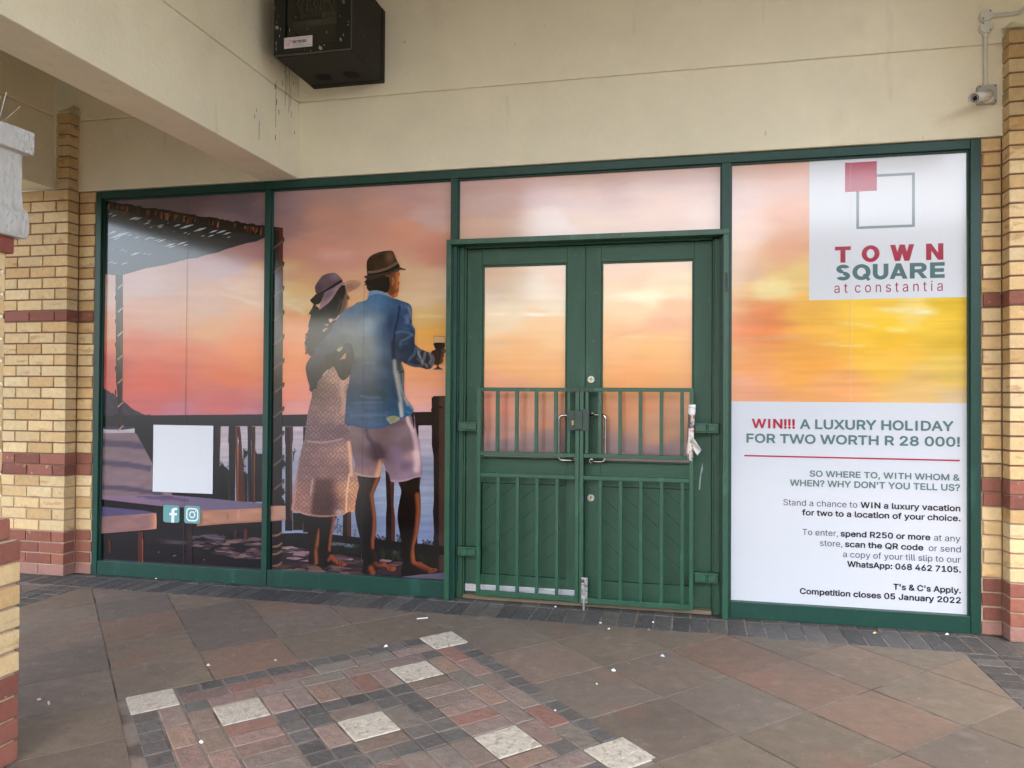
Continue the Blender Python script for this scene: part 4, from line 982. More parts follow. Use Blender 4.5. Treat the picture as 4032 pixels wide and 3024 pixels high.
# ---- the man
b = MB()
rim = '#a4532f'
ll = Paint('#120d0c').noise(.05,.05,.5).stroke(zL(1095,500,1050,620,1020,700,1040,830,1056,960,1050,1090,1036,1200,1040,1290,1075,1370),14,rim,.85,1.3).stroke(zL(1095,1450,1160,1470,1220,1510,1275,1515),28,'#a04a2a',.85,1.2).stroke(zL(1015,1510,1040,1570),22,'#a04a2a',.8,1.2).stroke(zL(1050,1330,1110,1430),26,'#1a100d',.9,.8).stroke(zL(1230,1490,1222,1540),4,'#2a120c',.8).stroke(zL(1200,1475,1188,1520),4,'#5a2718',.7)
lay(b, zL(880,470,880,600,860,700,842,800,838,900,858,1030,885,1140,908,1250,928,1340,930,1450,918,1560,960,1580,1040,1582,1075,1560,1120,1500,1175,1497,1222,1550,1270,1548,1292,1522,1285,1488,1250,1492,1200,1468,1145,1432,1112,1440,1092,1390,1062,1330,1052,1250,1062,1150,1072,1050,1066,900,1052,800,1042,700,1072,620,1110,470), ll, 10, 5)
lr = Paint('#0f0b0a').noise(.05,.05,.5).stroke(zL(1530,700,1545,850,1535,1000,1520,1130,1495,1260,1482,1360,1490,1440),20,rim,.85,1.3).stroke(zL(1530,1450,1600,1500,1670,1540,1735,1525),28,'#96472a',.85,.8).stroke(zL(1460,1520,1620,1560),30,'#1a0f0c',.7,1).stroke(zL(1695,1515,1690,1555),4,'#2a120c',.8).stroke(zL(1720,1512,1718,1545),4,'#2a120c',.8).stroke(zL(1555,520,1560,680),10,'#4b2417',.7,1)
lay(b, zL(1325,540,1350,650,1332,760,1312,880,1310,980,1330,1100,1348,1200,1362,1330,1366,1450,1350,1560,1360,1602,1440,1595,1560,1580,1680,1568,1742,1540,1746,1515,1690,1508,1620,1472,1560,1438,1512,1438,1502,1380,1492,1280,1522,1180,1545,1050,1562,900,1562,750,1552,600,1562,470,1500,480), lr, 10, 5)
SH = [((1400,1720),(125,98,94)),((1500,1720),(104,82,80)),((1600,1720),(130,108,111)),((1420,1820),(118,91,98)),((1600,1830),(123,99,116)),((1430,1860),(151,113,108)),((1600,1880),(142,115,127)),((1480,1790),(73,53,51)),((1640,1800),(182,146,141)),((1570,1760),(116,94,101))]
short = Paint(SH).noise(.02,.03,.25).stroke(zT(1040,1250,1060,1370,1150,1480,1220,1640),12,'#463340',.8,1.2).stroke(zT(1170,1520,1215,1640),40,'#3a2830',.75,1.2).stroke(zL(1130,330,1110,420,1085,480),22,'#e2a06a',.8,1.1)
short.stroke(zT(1640,1090,1660,1170,1720,1270),14,'#e8c4bc',.85,1).stroke(zT(1720,1270,1760,1430,1790,1640),20,'#dcb2b4',.8,1.1).stroke(zL(1510,240,1530,330,1520,420),26,'#e6c2bc',.75,1.1).stroke(zT(1400,1190,1560,1150),20,'#5a454f',.6,1.4).stroke(zL(830,460,950,495,1050,500,1105,490),8,'#caa0a0',.6,1).stroke(zL(1240,548,1330,552,1480,520,1565,485),9,'#b89aac',.6,1).stroke(zL(1000,60,1080,180,1150,340),14,'#4b3848',.5,1.6).blob(*zL(1300,250)[0],50,50,'#8a7090',.5)
lay(b, zT(730,1140,790,1180)+zL(778,0,800,150,815,260,838,360,826,440,824,466,885,490,960,500,1050,506,1110,497,1126,440,1146,340,1180,420,1215,480,1236,550,1300,558,1400,546,1500,510,1576,486,1566,350,1556,200,1540,80,1520,0)+zT(1750,1150,1745,1060,1700,1030,1400,1100,1000,1150), short, 11, 5)
lay(b, zT(1690,1040,1725,1025,1745,1060,1752,1130,1735,1210,1715,1265,1720,1180,1705,1090), Paint('#141214').stroke(zT(1740,1060,1750,1130,1722,1250),3,'#b9a39c',.8,1), 12, 4)
# shirt
BL = [((1400,1210),(106,132,155)),((1330,1210),(110,134,161)),((1480,1190),(75,118,157)),((1560,1200),(52,86,123)),((1600,1250),(41,64,98)),((1450,1260),(94,118,134)),((1380,1300),(98,110,112)),((1530,1300),(45,68,95)),((1430,1380),(85,98,98)),((1500,1380),(75,102,125)),((1590,1370),(33,50,68)),
 ((1300,1290),(75,82,104)),((1260,1370),(62,64,85)),((1230,1420),(49,50,64)),((1220,1480),(37,36,41)),((1290,1460),(35,32,32)),((1340,1420),(35,34,28)),((1360,1340),(73,82,81)),
 ((1420,1480),(64,78,95)),((1500,1480),(56,78,98)),((1420,1560),(45,68,87)),((1500,1550),(52,72,81)),((1400,1640),(64,80,104)),((1500,1640),(64,94,117)),((1560,1600),(33,72,100)),((1570,1540),(31,62,91)),((1600,1640),(35,96,133)),((1680,1420),(33,38,47)),((1640,1390),(31,50,76))]
sh = Paint(BL).noise(.02,.05,.2).noise(.09,.03,.16).blob(*zH(1180,1230)[0],80,120,'#8fa6b8',.45).noise(.012,.02,.15)  # lightened middle adds a little reflection haze to the shirt ink
sh.blob(*zH(1420,1160)[0],26,64,'#14294a',.55,8).blob(*zH(1330,1300)[0],14,50,'#2a4c74',.5)
sh.stroke(zH(1560,930,1530,1120,1490,1280,1470,1480),7,'#10203a',.9,1).stroke(zT(1430,0,1430,120,1440,240),14,'#0f1c30',.7,1.2)
for q,wd,c,a in ((zH(1690,940,1715,1000,1730,1100),12,'#b9c6d6',.75),(zH(1640,1080,1670,1140,1650,1170),14,'#8fa6c2',.6),(zH(1680,1060,1690,1180),10,'#aabbd0',.6),(zH(1500,1320,1600,1300,1700,1320,1760,1360),9,'#8098b8',.7),(zH(1560,1500,1590,1440,1680,1400,1740,1350),8,'#9aaac0',.7),(zH(1740,1200,1790,1290),8,'#9fb0c4',.7),(zH(1620,1250,1700,1270),6,'#5f7fa8',.6),(zH(1590,900,1600,950),8,'#6f8fb4',.6),(zH(1640,890,1650,950),8,'#8fa6c0',.5),
  (zT(1530,80,1560,20,1640,0),8,'#5a80a8',.6),(zT(1760,60,1740,160,1660,250),8,'#93a0ac',.8),(zT(1790,80,1800,180,1850,260),9,'#cfc6bc',.8),(zT(1840,100,1800,140,1830,210),8,'#c9bcb0',.7),(zT(1900,130,1880,220,1850,300),10,'#d3c8bc',.8),(zT(1960,160,1990,230,1960,300),9,'#d8cdbf',.85),(zT(2010,180,2030,240,1990,340),9,'#c8bcae',.8),(zT(1640,300,1760,340,1860,330),9,'#8f96a0',.6),(zT(1900,300,1930,370),8,'#b8b0a6',.7),(zT(1780,230,1850,290,1940,340),7,'#b9b2aa',.6)):
    sh.stroke(q,wd*.8,c,a*.62,1.7)
for q,wd,c,a in ((zT(1450,260,1460,420,1500,620,1540,820,1560,1060),15,'#d9c6b0',.85),(zT(1500,430,1540,640,1590,760,1640,900),13,'#c6b49c',.7),(zT(1560,300,1580,400,1580,620),12,'#9d9166',.75),(zT(1510,300,1540,400),16,'#4a4a3c',.6),(zT(1600,800,1660,880,1710,950),10,'#b9b2ae',.7),(zT(1620,1000,1680,1020),9,'#2f80b4',.7),(zT(1520,880,1540,1000,1555,1100),9,'#e2d3c0',.7)):
    sh.stroke(q,wd*.9,c,a*.85,1.4)
sh.stroke(zT(1000,740,1130,700,1260,740),34,'#22393c',.6,1.4).stroke(zT(960,770,1100,800,1240,790),9,'#4f7492',.5,1).stroke(zT(760,1160,1000,1230,1300,1215,1500,1120,1680,1040),8,'#274a78',.7,1).stroke(zT(1180,380,1300,420),30,'#5c7480',.3,1.4)
for k,(x,y,l) in enumerate(((900,620,300),(850,880,420),(1020,980,350),(820,1060,500),(1000,560,350),(980,300,180),(960,1100,260))): sh.stroke(zT(x,y,x+l*.5,y+16*(-1)**k,x+l,y-10),7,'#5d7f9e' if k%2 else '#1f3550',.35,1.3)
lay(b, zH(1120,700,1095,740,1080,822,1000,855,930,870,870,915,800,945,740,985,690,1040,640,1110,580,1200,540,1290,470,1370,400,1440,330,1510,268,1612)+zT(300,115,215,230,165,330,165,420,185,520,215,620,215,690,255,712,275,680,320,660,335,570,400,490,500,385,560,335,600,400,640,482,700,545,750,520,800,460,790,560,762,700,745,900,735,1060,732,1172,850,1202,1000,1240,1180,1250,1330,1215,1400,1190,1480,1130,1560,1110,1640,1058,1700,1040,1725,960,1690,900,1640,830,1600,760,1588,640,1592,500,1590,410,1552,275,1620,310,1730,350,1830,356,1930,385,1990,360,2030,292,2042,235,2010,170,1930,130,1830,90,1772,45,1742,0)+zH(1790,1300,1780,1250,1745,1195,1742,1100,1740,960,1700,890,1600,850,1500,815,1440,800,1380,752,1300,712,1200,690), sh, 13, 4.5)
# dark sleeve in the shade, cuff patch, collar
lay(b, zT(430,190,560,130,700,40,760,0,830,40,860,200,830,330,800,460,750,520,700,545,640,482,600,400,560,335,500,380,470,300), Paint('#1c2124').noise(.03,.03,.4).blob(*zT(720,60)[0],50,40,'#3d4a52',.6), 14, 6)
for q, c in ((zT(612,110,650,65,690,50,705,70,680,105,640,130),'#9c8f6c'), (zT(650,255,700,190,735,145,752,175,730,230,690,235),'#c08e6e'), (zT(392,490,420,450,470,395,500,384,480,415,430,460),'#b3aa86'), (zT(700,215,748,180,735,225,712,238),'#d6825a'), (zT(1335,1085,1460,1058,1530,1105,1400,1180,1380,1170),'#8f9270'), (zT(1500,430,1590,395,1590,425,1510,440),'#3c3f38')):
    lay(b, q, Paint(c).noise(.1,.1,.5), 15, 4)
lay(b, zH(1082,822,1095,745,1120,700,1200,690,1300,710,1380,750,1440,802,1400,795,1300,765,1200,755,1130,790), Paint('#7e9cbc').stroke(zH(1085,815,1140,775,1240,752,1420,795),5,'#2a4466',.8,1).noise(.05,.05,.2), 15, 5)
# neck, face, hair, hat
face = Paint('#b4602c').stroke(zH(1540,450,1535,560,1530,690,1510,760),22,'#d8803c',.75,1.2).stroke(zH(1440,470,1440,600,1430,700),30,'#5d2f1b',.8,1.2).blob(*zH(1450,550)[0],12,26,'#8a4a28',.8).stroke(zH(1455,500,1470,560,1450,610),5,'#d9a070',.7,1).blob(*zH(1548,590)[0],6,7,'#4b2214',.8).stroke(zH(1440,740,1500,700,1530,690),12,'#6d3519',.6,1).blob(*zH(1550,450)[0],10,8,'#6d3519',.7)
lay(b, zH(1370,490,1440,430,1540,402,1562,440,1552,490,1545,540,1560,580,1550,606,1552,640,1545,700,1532,750,1527,778,1490,797,1453,805,1425,775,1375,725,1390,640), face, 14, 4)
lay(b, zH(1075,515,1058,545,1030,575,1062,585,1028,608,1070,622,1064,655,1095,690,1110,704,1200,690,1300,712,1370,725,1405,665,1415,590,1408,530,1385,480,1280,480,1160,505), Paint('#100d0c').noise(.1,.05,.5), 16, 6, rough_edge=1.2)
hat = Paint('#3b271b').fn(lambda X,Y,C: C*(1-m)+np.array([.50,.36,.22])*m if (m := np.clip(1-np.hypot((X-1535)/26,(Y-1010)/40),0,1)[:,None]) is not None else C).blob(*zH(1130,300)[0],24,40,'#1f130e',.7).noise(.3,.3,.12).stroke(zH(1130,215,1200,195,1290,180),5,'#22150f',.6,1)
lay(b, zH(1085,462,1072,380,1070,290,1085,232,1115,195,1160,160,1250,125,1350,105,1447,103,1478,150,1505,215,1530,270,1560,345,1440,420,1300,460,1180,470), hat, 17, 4)
lay(b, zH(1083,405,1180,400,1300,370,1400,330,1520,262,1535,290,1420,365,1300,408,1180,435,1085,437), Paint('#6d5340').noise(.5,.5,.4), 18, 4)
lay(b, zH(1083,440,1180,437,1300,410,1420,368,1540,300,1556,340,1440,400,1300,445,1180,462,1085,465), Paint('#140e0c'), 18, 0)
lay(b, zH(1085,465,1180,462,1300,445,1440,400,1555,342,1585,356,1655,378,1640,390,1570,387,1540,410,1440,447,1300,490,1180,517,1080,527,1055,512,1030,486), Paint('#3a2922').noise(.6,.6,.5).stroke(zH(1440,440,1560,385,1640,384),6,'#6b5348',.7,1), 19, 4)
# hand and wine glass
lay(b, zT(2022,0,2180,0,2188,40,2160,80,2100,100,2050,95,2028,50), Paint('#171012'), 15, 0)
lay(b, zC(1350,1300,1443,1307,1443,1360,1352,1356), Paint('#e9b37c'), 14, 0, smooth=False)
for q in (zC(1349,1300,1352,1300,1356,1370,1353,1370), zC(1440,1306,1443,1306,1442,1380,1439,1380), zC(1350,1299,1443,1305,1443,1309,1350,1303)): lay(b, q, Paint('#8d7a6a'), 15, 0, smooth=False)
hand = Paint('#261815').stroke(zT(2170,100,2165,160,2150,220,2145,290),16,'#8f5638',.7,1).stroke(zT(2100,150,2160,150),3,'#120b0a',.7,1).stroke(zT(2100,200,2155,205),3,'#120b0a',.7,1).stroke(zT(2090,250,2150,255),3,'#120b0a',.7,1)
lay(b, zT(1975,140,2010,110,2060,90,2120,78,2180,80,2198,105,2190,140,2165,155,2168,190,2152,220,2155,260,2145,290,2100,312,2030,318,2035,235,2010,170), hand, 16, 4)
lay(b, zC(1378,1528,1390,1528,1392,1548,1420,1562,1424,1570,1345,1570,1350,1564,1376,1548), Paint('#3a2a2c').stroke(zC(1350,1568,1420,1568),3,'#a8a0a0',.8,1), 15, 3)
b.build('printed_man', MT['vinyl'], p2)
b = MB(); q0 = F(1430,1500,YP-.009); b.add([(q0[0]-.001,YP-.009,.12),(q0[0]+.001,YP-.009,.12),(q0[0]+.001,YP-.009,2.2),(q0[0]-.001,YP-.009,2.2)],[(0,1,2,3)],L('#38404a')); b.build('vinyl_seam', MT['vinyl'], p2)

# ------------------------------------------------------------------ fanlight print over the door
p3 = poster('fanlight_poster', 'wide pink cloud print filling the fanlight above the double doors', 2.939,4.712,2.48,2.917)
b = MB(); sheet(b,2.939,4.712,2.475,2.917,sky_paint); b.build('printed_sky', MT['vinyl'], p3)

# ------------------------------------------------------------------ right poster: logo and competition
p4 = poster('competition_poster', 'tall printed competition poster with logo, golden sky and holiday text', 4.772,6.162,.105,2.917)
zS = F(2879,1580,YP)[1]                             # sky down to here, white below
b = MB(); sheet(b,4.772,6.162,zS,2.917,sky_paint); b.build('printed_sky', MT['vinyl'], p4)
y1_ = YP-.001; y2_ = YP-.0018
b = MB(); rectp(b,4.772,6.162,.105,zS,'#d2d6da',YP); b.build('white_panel', MT['vinyl'], p4)
gA = ZZ(2800,560,.6571); gB = ZZ(2800,1550,.5726)
fA = lambda x,y: F(*gA(x,y)[0], y2_); fB = lambda x,y: F(*gB(x,y)[0], y2_)
lx = fA(588,500)[0]; lz = (fA(588,945)[1]+fA(1543,930)[1])/2
b = MB(); rectp(b,lx,6.162,lz,2.917,'#dcdfe1',y1_)
b.build('logo_panel', MT['vinyl'], p4)
b = MB()
sx0,sx1 = fA(803,210)[0],fA(993,210)[0]; sz0 = (fA(803,298)[1]+fA(993,290)[1])/2; sz1 = (fA(803,123)[1]+fA(993,114)[1])/2
gx0,gx1 = fA(870,400)[0],fA(1221,400)[0]; gz0 = (fA(870,520)[1]+fA(1221,508)[1])/2; gz1 = (fA(994,190)[1]+fA(1221,183)[1])/2; gw = (gx1-gx0)*.047
GREY = '#6f7f83'
rectp(b,gx0,gx0+gw,gz0,gz1,GREY,y2_); rectp(b,gx1-gw,gx1,gz0,gz1,GREY,y2_); rectp(b,gx0+gw,gx1-gw,gz0,gz0+gw,GREY,y2_); rectp(b,gx0+gw,gx1-gw,gz1-gw,gz1,GREY,y2_)
rectp(b,sx0,sx1,sz0,sz1,'#b4233c',y2_-.0005)
b.build('logo_squares', MT['vinyl'], p4)
def wtext(*q):
    b = MB(); text(b,*q); b.build('text_line', MT['vinyl'], p4)
RED = '#b02a43'; GG = '#5f7b77'
def ln(xa,xb,ya,yb,capz):                            # zB-right zoom coords -> metres
    A = fB(xa,ya); Bq = fB(xb,yb); h_ = fB((xa+xb)/2,(ya+yb)/2-capz)[1]-fB((xa+xb)/2,(ya+yb)/2)[1]
    return A[0], Bq[0], (A[1]+Bq[1])/2, h_
def lnA(xa,xb,ya,yb,capz):
    A = fA(xa,ya); Bq = fA(xb,yb); h_ = fA((xa+xb)/2,(ya+yb)/2-capz)[1]-fA((xa+xb)/2,(ya+yb)/2)[1]
    return A[0], Bq[0], (A[1]+Bq[1])/2, h_
b = MB()
_,_,zt_,ch = lnA(742,1392,722,705,98)
for ch_,xa,xb in (('T',742,838),('O',902,1010),('W',1073,1217),('N',1288,1392)): logo_letter(b,ch_,fA(xa,715)[0],fA(xb,710)[0],zt_,ch,'#a81f38',y2_)
q = lnA(748,1400,828,812,93); 
for ch_,u0,u1 in (('S',0,.135),('Q',.155,.325),('U',.345,.49),('A',.50,.665),('R',.685,.845),('E',.868,1)): logo_letter(b,ch_,q[0]+(q[1]-q[0])*u0,q[0]+(q[1]-q[0])*u1,q[2],q[3],'#557370',y2_)
q = lnA(738,1388,903,891,60); 
text(b,'a t',.0,q[0],fA(818,890)[0],q[2],q[3],'#a5304e',y2_); text(b,'c o n s t a n t i a',.0,fA(862,890)[0],q[1],q[2],q[3],'#a5304e',y2_)
b.build('logo_lettering', MT['vinyl'], p4)
q = ln(280,1668,238,258,68); wtext('WIN!!!',.05,q[0],fB(577,240)[0],q[2],q[3],RED,y2_); wtext('A LUXURY HOLIDAY',.045,fB(610,240)[0],q[1],q[2],q[3],GG,y2_)
q = ln(243,1712,338,365,66); wtext('FOR TWO WORTH R 28 000!',.045,*q,GG,y2_)
b = MB(); A = fB(228,424); Bq = fB(1710,462); rectp(b,A[0],Bq[0],(A[1]+Bq[1])/2-.0048,(A[1]+Bq[1])/2+.0048,RED,y2_); b.build('red_rule', MT['vinyl'], p4)
wtext('SO WHERE TO, WITH WHOM &',.04,*ln(677,1710,573,597,44),GG,y2_); wtext("WHEN? WHY DON'T YOU TELL US?",.04,*ln(542,1712,637,667,46),GG,y2_)
BK = '#1c1c26'; LT = '#3a3a50'
def mixed(ya,yb,cap,*runs):
    x_a, x_b = runs[0][2], runs[-1][3]
    q = ln(x_a,x_b,ya,yb,cap)
    for (s_,bold,xa,xb) in runs: wtext(s_,.045 if bold else 0,fB(xa,ya)[0],fB(xb,yb)[0],q[2],q[3],BK if bold else LT,y2_)
mixed(770,807,42,('Stand a chance to',0,497,1005),('WIN a luxury vacation',1,1028,1715))
mixed(838,877,42,('for two to a location of your choice.',1,625,1715))
mixed(972,1017,42,('To enter,',0,628,872),('spend R250 or more',1,890,1508),('at any',0,1532,1715))
mixed(1048,1090,42,('store,',0,748,903),('scan the QR code',1,920,1460),('or send',0,1497,1717))
mixed(1127,1160,42,('a copy of your till slip to our',0,907,1716))
mixed(1193,1230,42,('WhatsApp: 068 462 7105.',1,936,1718))
mixed(1347,1375,42,("T's & C's Apply.",1,1252,1718))
mixed(1377,1443,42,('Competition closes 05 January 2022',1,610,1718))
b = MB(); xs_ = fA(836,500)[0]; rectp(b,xs_-.0006,xs_+.0006,zS,2.915,'#d6cdbf',y2_-.001); rectp(b,xs_-.004,xs_+.004,.107,zS,'#eff2f6',y2_-.001) if False else None
b.build('vinyl_seam', MT['vinyl'], p4)

# ------------------------------------------------------------------ double doors
def door_leaf(label, x0, x1, px0, px1, pz0, pz1, bx0, bx1, slope, keys):
    t = thing('door_leaf', label, 'door', ((x0+x1)/2,.08,.03), 'double shop doors')
    yf = .08; yb = .125
    for xa,xb in ((x0,px0-.012),(px1+.012,x1)):
        b = MB(); b.box(xa,xb,yf,yb,.03,2.43); b.build('stile', MT['door'], t, .002)
    for za,zb in ((pz1+.012,2.43),(.80,pz0-.012),(.03,.165)):
        b = MB(); b.box(px0-.0115,px1+.0115,yf+.0005,yb,za,zb); b.build('rail', MT['doorh'], t, .002)
    b = MB()
    for q in ((px0-.011,px0,pz0-.011,pz1+.011),(px1,px1+.011,pz0-.011,pz1+.011),(px0,px1,pz1,pz1+.011),(px0,px1,pz0-.011,pz0)): b.box(q[0],q[1],yf+.006,yb-.01,q[2],q[3])
    b.build('glazing_bead', MT['door'], t, .002)
    b = MB(); sheet(b,px0,px1,pz0,pz1,sky_paint,yf+.02); b.build('printed_pane', MT['vinyl'], t)
    b = MB(); z0,z1 = .168,.797
    for k in range(-14,20):
        c0 = k*.105
        poly = [(bx0,z0),(bx1,z0),(bx1,z1),(bx0,z1)]
        n = (-slope*.66,.75); l = math.hypot(*n); n = (n[0]/l,n[1]/l); off = n[0]*bx0+n[1]*z0+c0
        poly = clip(poly, n[0],n[1],off+.1035); poly = clip(poly,-n[0],-n[1],-off)
        if len(poly) > 2: b.prism(poly, yf+.008, yb-.02)
    b.build('plank_panel', MT['board'], t, .0015)
    b = MB(); b.box(bx0,bx1,yf+.012,yb-.015,z0,z1); b.build('panel_backing', MT['board'], t)
    for (kx,kz) in keys:
        b = MB(); b.tube([(kx,yf-.004,kz),(kx,yf+.001,kz)],.0235,28); e = b.build('escutcheon', MT['galv'], t, .001)
        b = MB(); b.tube([(kx,yf-.007,kz+.005),(kx,yf,kz+.005)],.008,16); b.box(kx-.005,kx+.005,yf-.007,yf,kz-.014,kz+.005); b.build('lock_cylinder', MT['brass'], e)
        b = MB()
        for sx in (-1,1): b.tube([(kx+sx*.015,yf-.0055,kz),(kx+sx*.015,yf,kz)],.003,8)
        b.tube([(kx,yf-.0085,kz+.006),(kx,yf,kz+.006)],.003,8); b.build('screw', MT['dark'], e)
    return t
GAP = 3.826
d1 = door_leaf('left wooden door leaf with peach sky pane and shiny metal strip along its foot', 2.991,GAP-.0015,3.112,3.687,.982,2.305,3.108,3.70,1,[])
d2 = door_leaf('right wooden door leaf with golden sky pane and two round key plates', GAP+.0015,4.657,3.943,4.53,.972,2.305,3.945,4.535,-1,[(3.866,1.52),(3.869,.721)])
b = MB(); b.box(2.993,3.82,.070,.0795,.045,.062); b.box(2.993,3.82,.072,.0795,.064,.082); b.box(2.993,3.82,.066,.0795,.0825,.094); b.build('weather_strip', MT['alu'], d1, .0015)
b = MB()
b.prism([(4.585,.80),(4.592,.90),(4.603,.93),(4.600,.98),(4.590,.93),(4.580,.86),(4.576,.80)], .0785,.0798, L('#8fa39a')); b.build('paint_scuff', MT['scrap'], d2)
def pull(par, xm, xv, z1, z0):
    b = MB(); b.tube(bez([(xm,.08,z1),(xm,.02,z1),(xv,.005,z1),(xv,.005,z0),(xm,.02,z0),(xm,.08,z0)],6),.0095,14); h_ = b.build('pull_handle', MT['steel'], par, smooth=True)
    for z in (z0,z1):
        b = MB(); b.tube([(xm,.071,z),(xm,.08,z)],.016,18); b.build('rose', MT['steel'], h_, .001)
pull(d1, 3.765, 3.66, 1.277, .975); pull(d2, 3.872, 3.972, 1.283, .972)

# ------------------------------------------------------------------ security gates in front of the doors
def gate(label, x0, x1, z0, zt, up, lo, hinge_x, hz, side):
    t = thing('security_gate', label, 'gate', ((x0+x1)/2,-.03,z0), 'low barred security gates')
    Y0,Y1 = -.047,-.017
    b = MB(); w_ = .026
    b.box(x0,x0+w_,Y0,Y1,z0,zt); b.build('outer_bar', MT['gate'], t, .002)
    b = MB(); b.box(x1-w_,x1,Y0,Y1,z0,zt); b.build('outer_bar', MT['gate'], t, .002)
    for z,hh in ((zt-.026,.026),(1.0,.027),(.855,.027),(z0,.034)):
        b = MB(); b.box(x0+w_+.0005,x1-w_-.0005,Y0+.0015,Y1-.0015,z,z+hh); b.build('cross_rail', MT['gate'], t, .002)
    for xs,za,zb in ((up,1.0275,zt-.0265),(lo,z0+.0345,.8545)):
        for x in xs:
            b = MB(); b.box(x-.0115,x+.0115,Y0+.003,Y1-.003,za,zb); b.build('bar', MT['gate'], t, .002)
    for z in hz:
        b = MB()
        if side < 0: spans = ((hinge_x-.088,hinge_x-.030),(hinge_x-.022,hinge_x+.034)); pl = (hinge_x-.10,hinge_x+.038)
        else: spans = ((hinge_x-.048,hinge_x+.02),(hinge_x+.034,hinge_x+.082)); pl = (hinge_x-.052,hinge_x+.098)
        b.box(pl[0],pl[1],-.014,.040,z-.032,z+.032)
        for a,c in spans: b.prism([(a,z-.02),(c,z-.02),(c,z+.02),(a,z+.02)],-.028,-.0145)
        m_ = (spans[0][1]+spans[1][0])/2; b.tube([(m_,-.02,z-.028),(m_,-.02,z+.028)],.007,10)
        b.build('hinge', MT['gate'], t, .004)
    return t
g1 = gate('left leaf of the low green gate, carrying the brass keyhole', 3.103,3.804,.048,1.462,[3.244,3.378,3.513,3.645],[3.253,3.387,3.522,3.657],3.06,(1.193,.333),-1)
g2 = gate('right leaf of the low green gate, with the galvanised drop bolt and rolled newspaper', 3.807,4.542,.042,1.464,[3.94,4.072,4.204,4.338,4.469],[3.945,4.078,4.209,4.342,4.472],4.60,(1.206,.245),1)
def gp(par, name, boxes, m, bevel=.003):
    b = MB()
    for q in boxes: b.box(*q)
    return b.build(name, m, par, bevel)
gp(g1,'bar',[(3.723,3.745,-.046,-.02,1.0275,1.182)],MT['gate']); gp(g1,'bar',[(3.723,3.745,-.046,-.02,1.308,1.436)],MT['gate'])
gp(g2,'bar',[(3.843,3.866,-.046,-.02,1.0275,1.182)],MT['gate']); gp(g2,'bar',[(3.843,3.866,-.046,-.02,1.308,1.436)],MT['gate'])
lb = gp(g1,'lock_box',[(3.722,3.8035,-.052,-.012,1.178,1.312)],MT['patch'])
gp(g2,'lock_keep',[(3.8075,3.868,-.050,-.012,1.175,1.322)],MT['patch'])
gp(g1,'lock_cover',[(3.776,3.826,-.064,-.0525,1.186,1.312)],MT['patch'])
gp(g1,'painted_corner',[(3.72,3.806,-.0485,-.0155,1.434,1.464)],MT['patch'],.002)
gp(g2,'painted_corner',[(3.8055,3.90,-.0485,-.0155,1.436,1.466)],MT['patch'],.002)
b = MB(); b.tube([(3.762,-.057,1.236),(3.762,-.051,1.236)],.008,14); b.box(3.757,3.767,-.057,-.051,1.216,1.236); b.build('keyhole', MT['brass'], lb)
bo = gp(g2,'drop_bolt',[(3.822,3.866,-.054,-.0485,.046,.212)],MT['galv'],.006)
b = MB(); b.tube([(3.843,-.064,.002),(3.843,-.064,.18)],.0075,12); b.tube([(3.843,-.064,.175),(3.828,-.075,.178)],.006,10); b.build('rod', MT['galv'], bo, smooth=True)
b = MB()
for z in (.085,.15): b.box(3.829,3.857,-.074,-.0535,z-.009,z+.009)
b.build('bracket', MT['galv'], bo, .002)
b = MB()
for x in (3.829,3.859):
    for z in (.06,.125,.2): b.box(x-.003,x+.003,-.0555,-.053,z-.003,z+.003)
b.build('screw', MT['dark'], bo)
b = MB(); b.box(3.823,3.845,-.066,-.0545,.178,.2); b.build('rust_block', mat('rusty_iron','#5f4336',.8,noise=.4,nscale=60), bo, .004)

# ------------------------------------------------------------------ rolled newspaper stuck in the gate
npr = thing('rolled_newspaper', 'rolled newspaper with white ends wedged in the right gate leaf', 'newspaper', (4.525,-.062,1.0))
b = MB(); n = 20; vs = []; fs = []; cs = []
random.seed(21)
ax0, ax1 = Vector((4.518,-.066,1.045)), Vector((4.532,-.060,1.358)); rows = 40
ink = {}
def news_rgb(t, a):
    if t > .80: return lin(hx('#e6e2da'))
    side = math.cos(a)
    c = hx('#dcd4cb')
    if .50 < t < .80:
        c = hx('#d8b299') if -.3 < side < .35 else (hx('#5b5450') if side <= -.3 else hx('#b9b0ab'))
        if side > .35 and (int(t*90)%2): c = hx('#5f5a5c')
        if t < .66 and -.1 < side < .35: c = hx('#4a4542') if (int(t*160+a*5)%3) else hx('#c9c2ba')
    else:
        for (tt,aa,cc) in ((.47,.0,'#c4575f'),(.47,.7,'#c4575f'),(.36,-.1,'#c9b8b4'),(.25,.0,'#b39a5c'),(.25,.55,'#7c9a58'),(.17,.75,'#c2595c'),(.04,.0,'#c76a55'),(.05,.6,'#c08a54')):
            if abs(t-tt) < .028 and abs(side-aa) < .26: c = hx(cc)
        if side < -.6: c = hx('#6b6663') if t > .2 else hx('#c9c2ba')
    return lin(c)
for r in range(rows+1):
    t = r/rows; p = ax0.lerp(ax1,t); rad = .0215-.0015*math.sin(t*3)+(.0018 if t > .80 else 0)+random.uniform(-.0004,.0004)
    for k in range(n):
        a = 2*math.pi*k/n; vs.append((p.x+rad*math.cos(a), p.y-rad*.85*math.sin(a), p.z+random.uniform(-.0006,.0006)))
        cs.append(tuple(news_rgb(t,a)))
for r in range(rows):
    for k in range(n): fs.append((r*n+k,r*n+(k+1)%n,(r+1)*n+(k+1)%n,(r+1)*n+k))
fs.append(tuple(range(rows*n,rows*n+n)))
b.add(vs,fs,cs); b.build('paper_roll', MT['print'], npr, smooth=True)
b = MB()                                            # open spiral end and the loose, folded page
vs = []; fs = []; cs = []
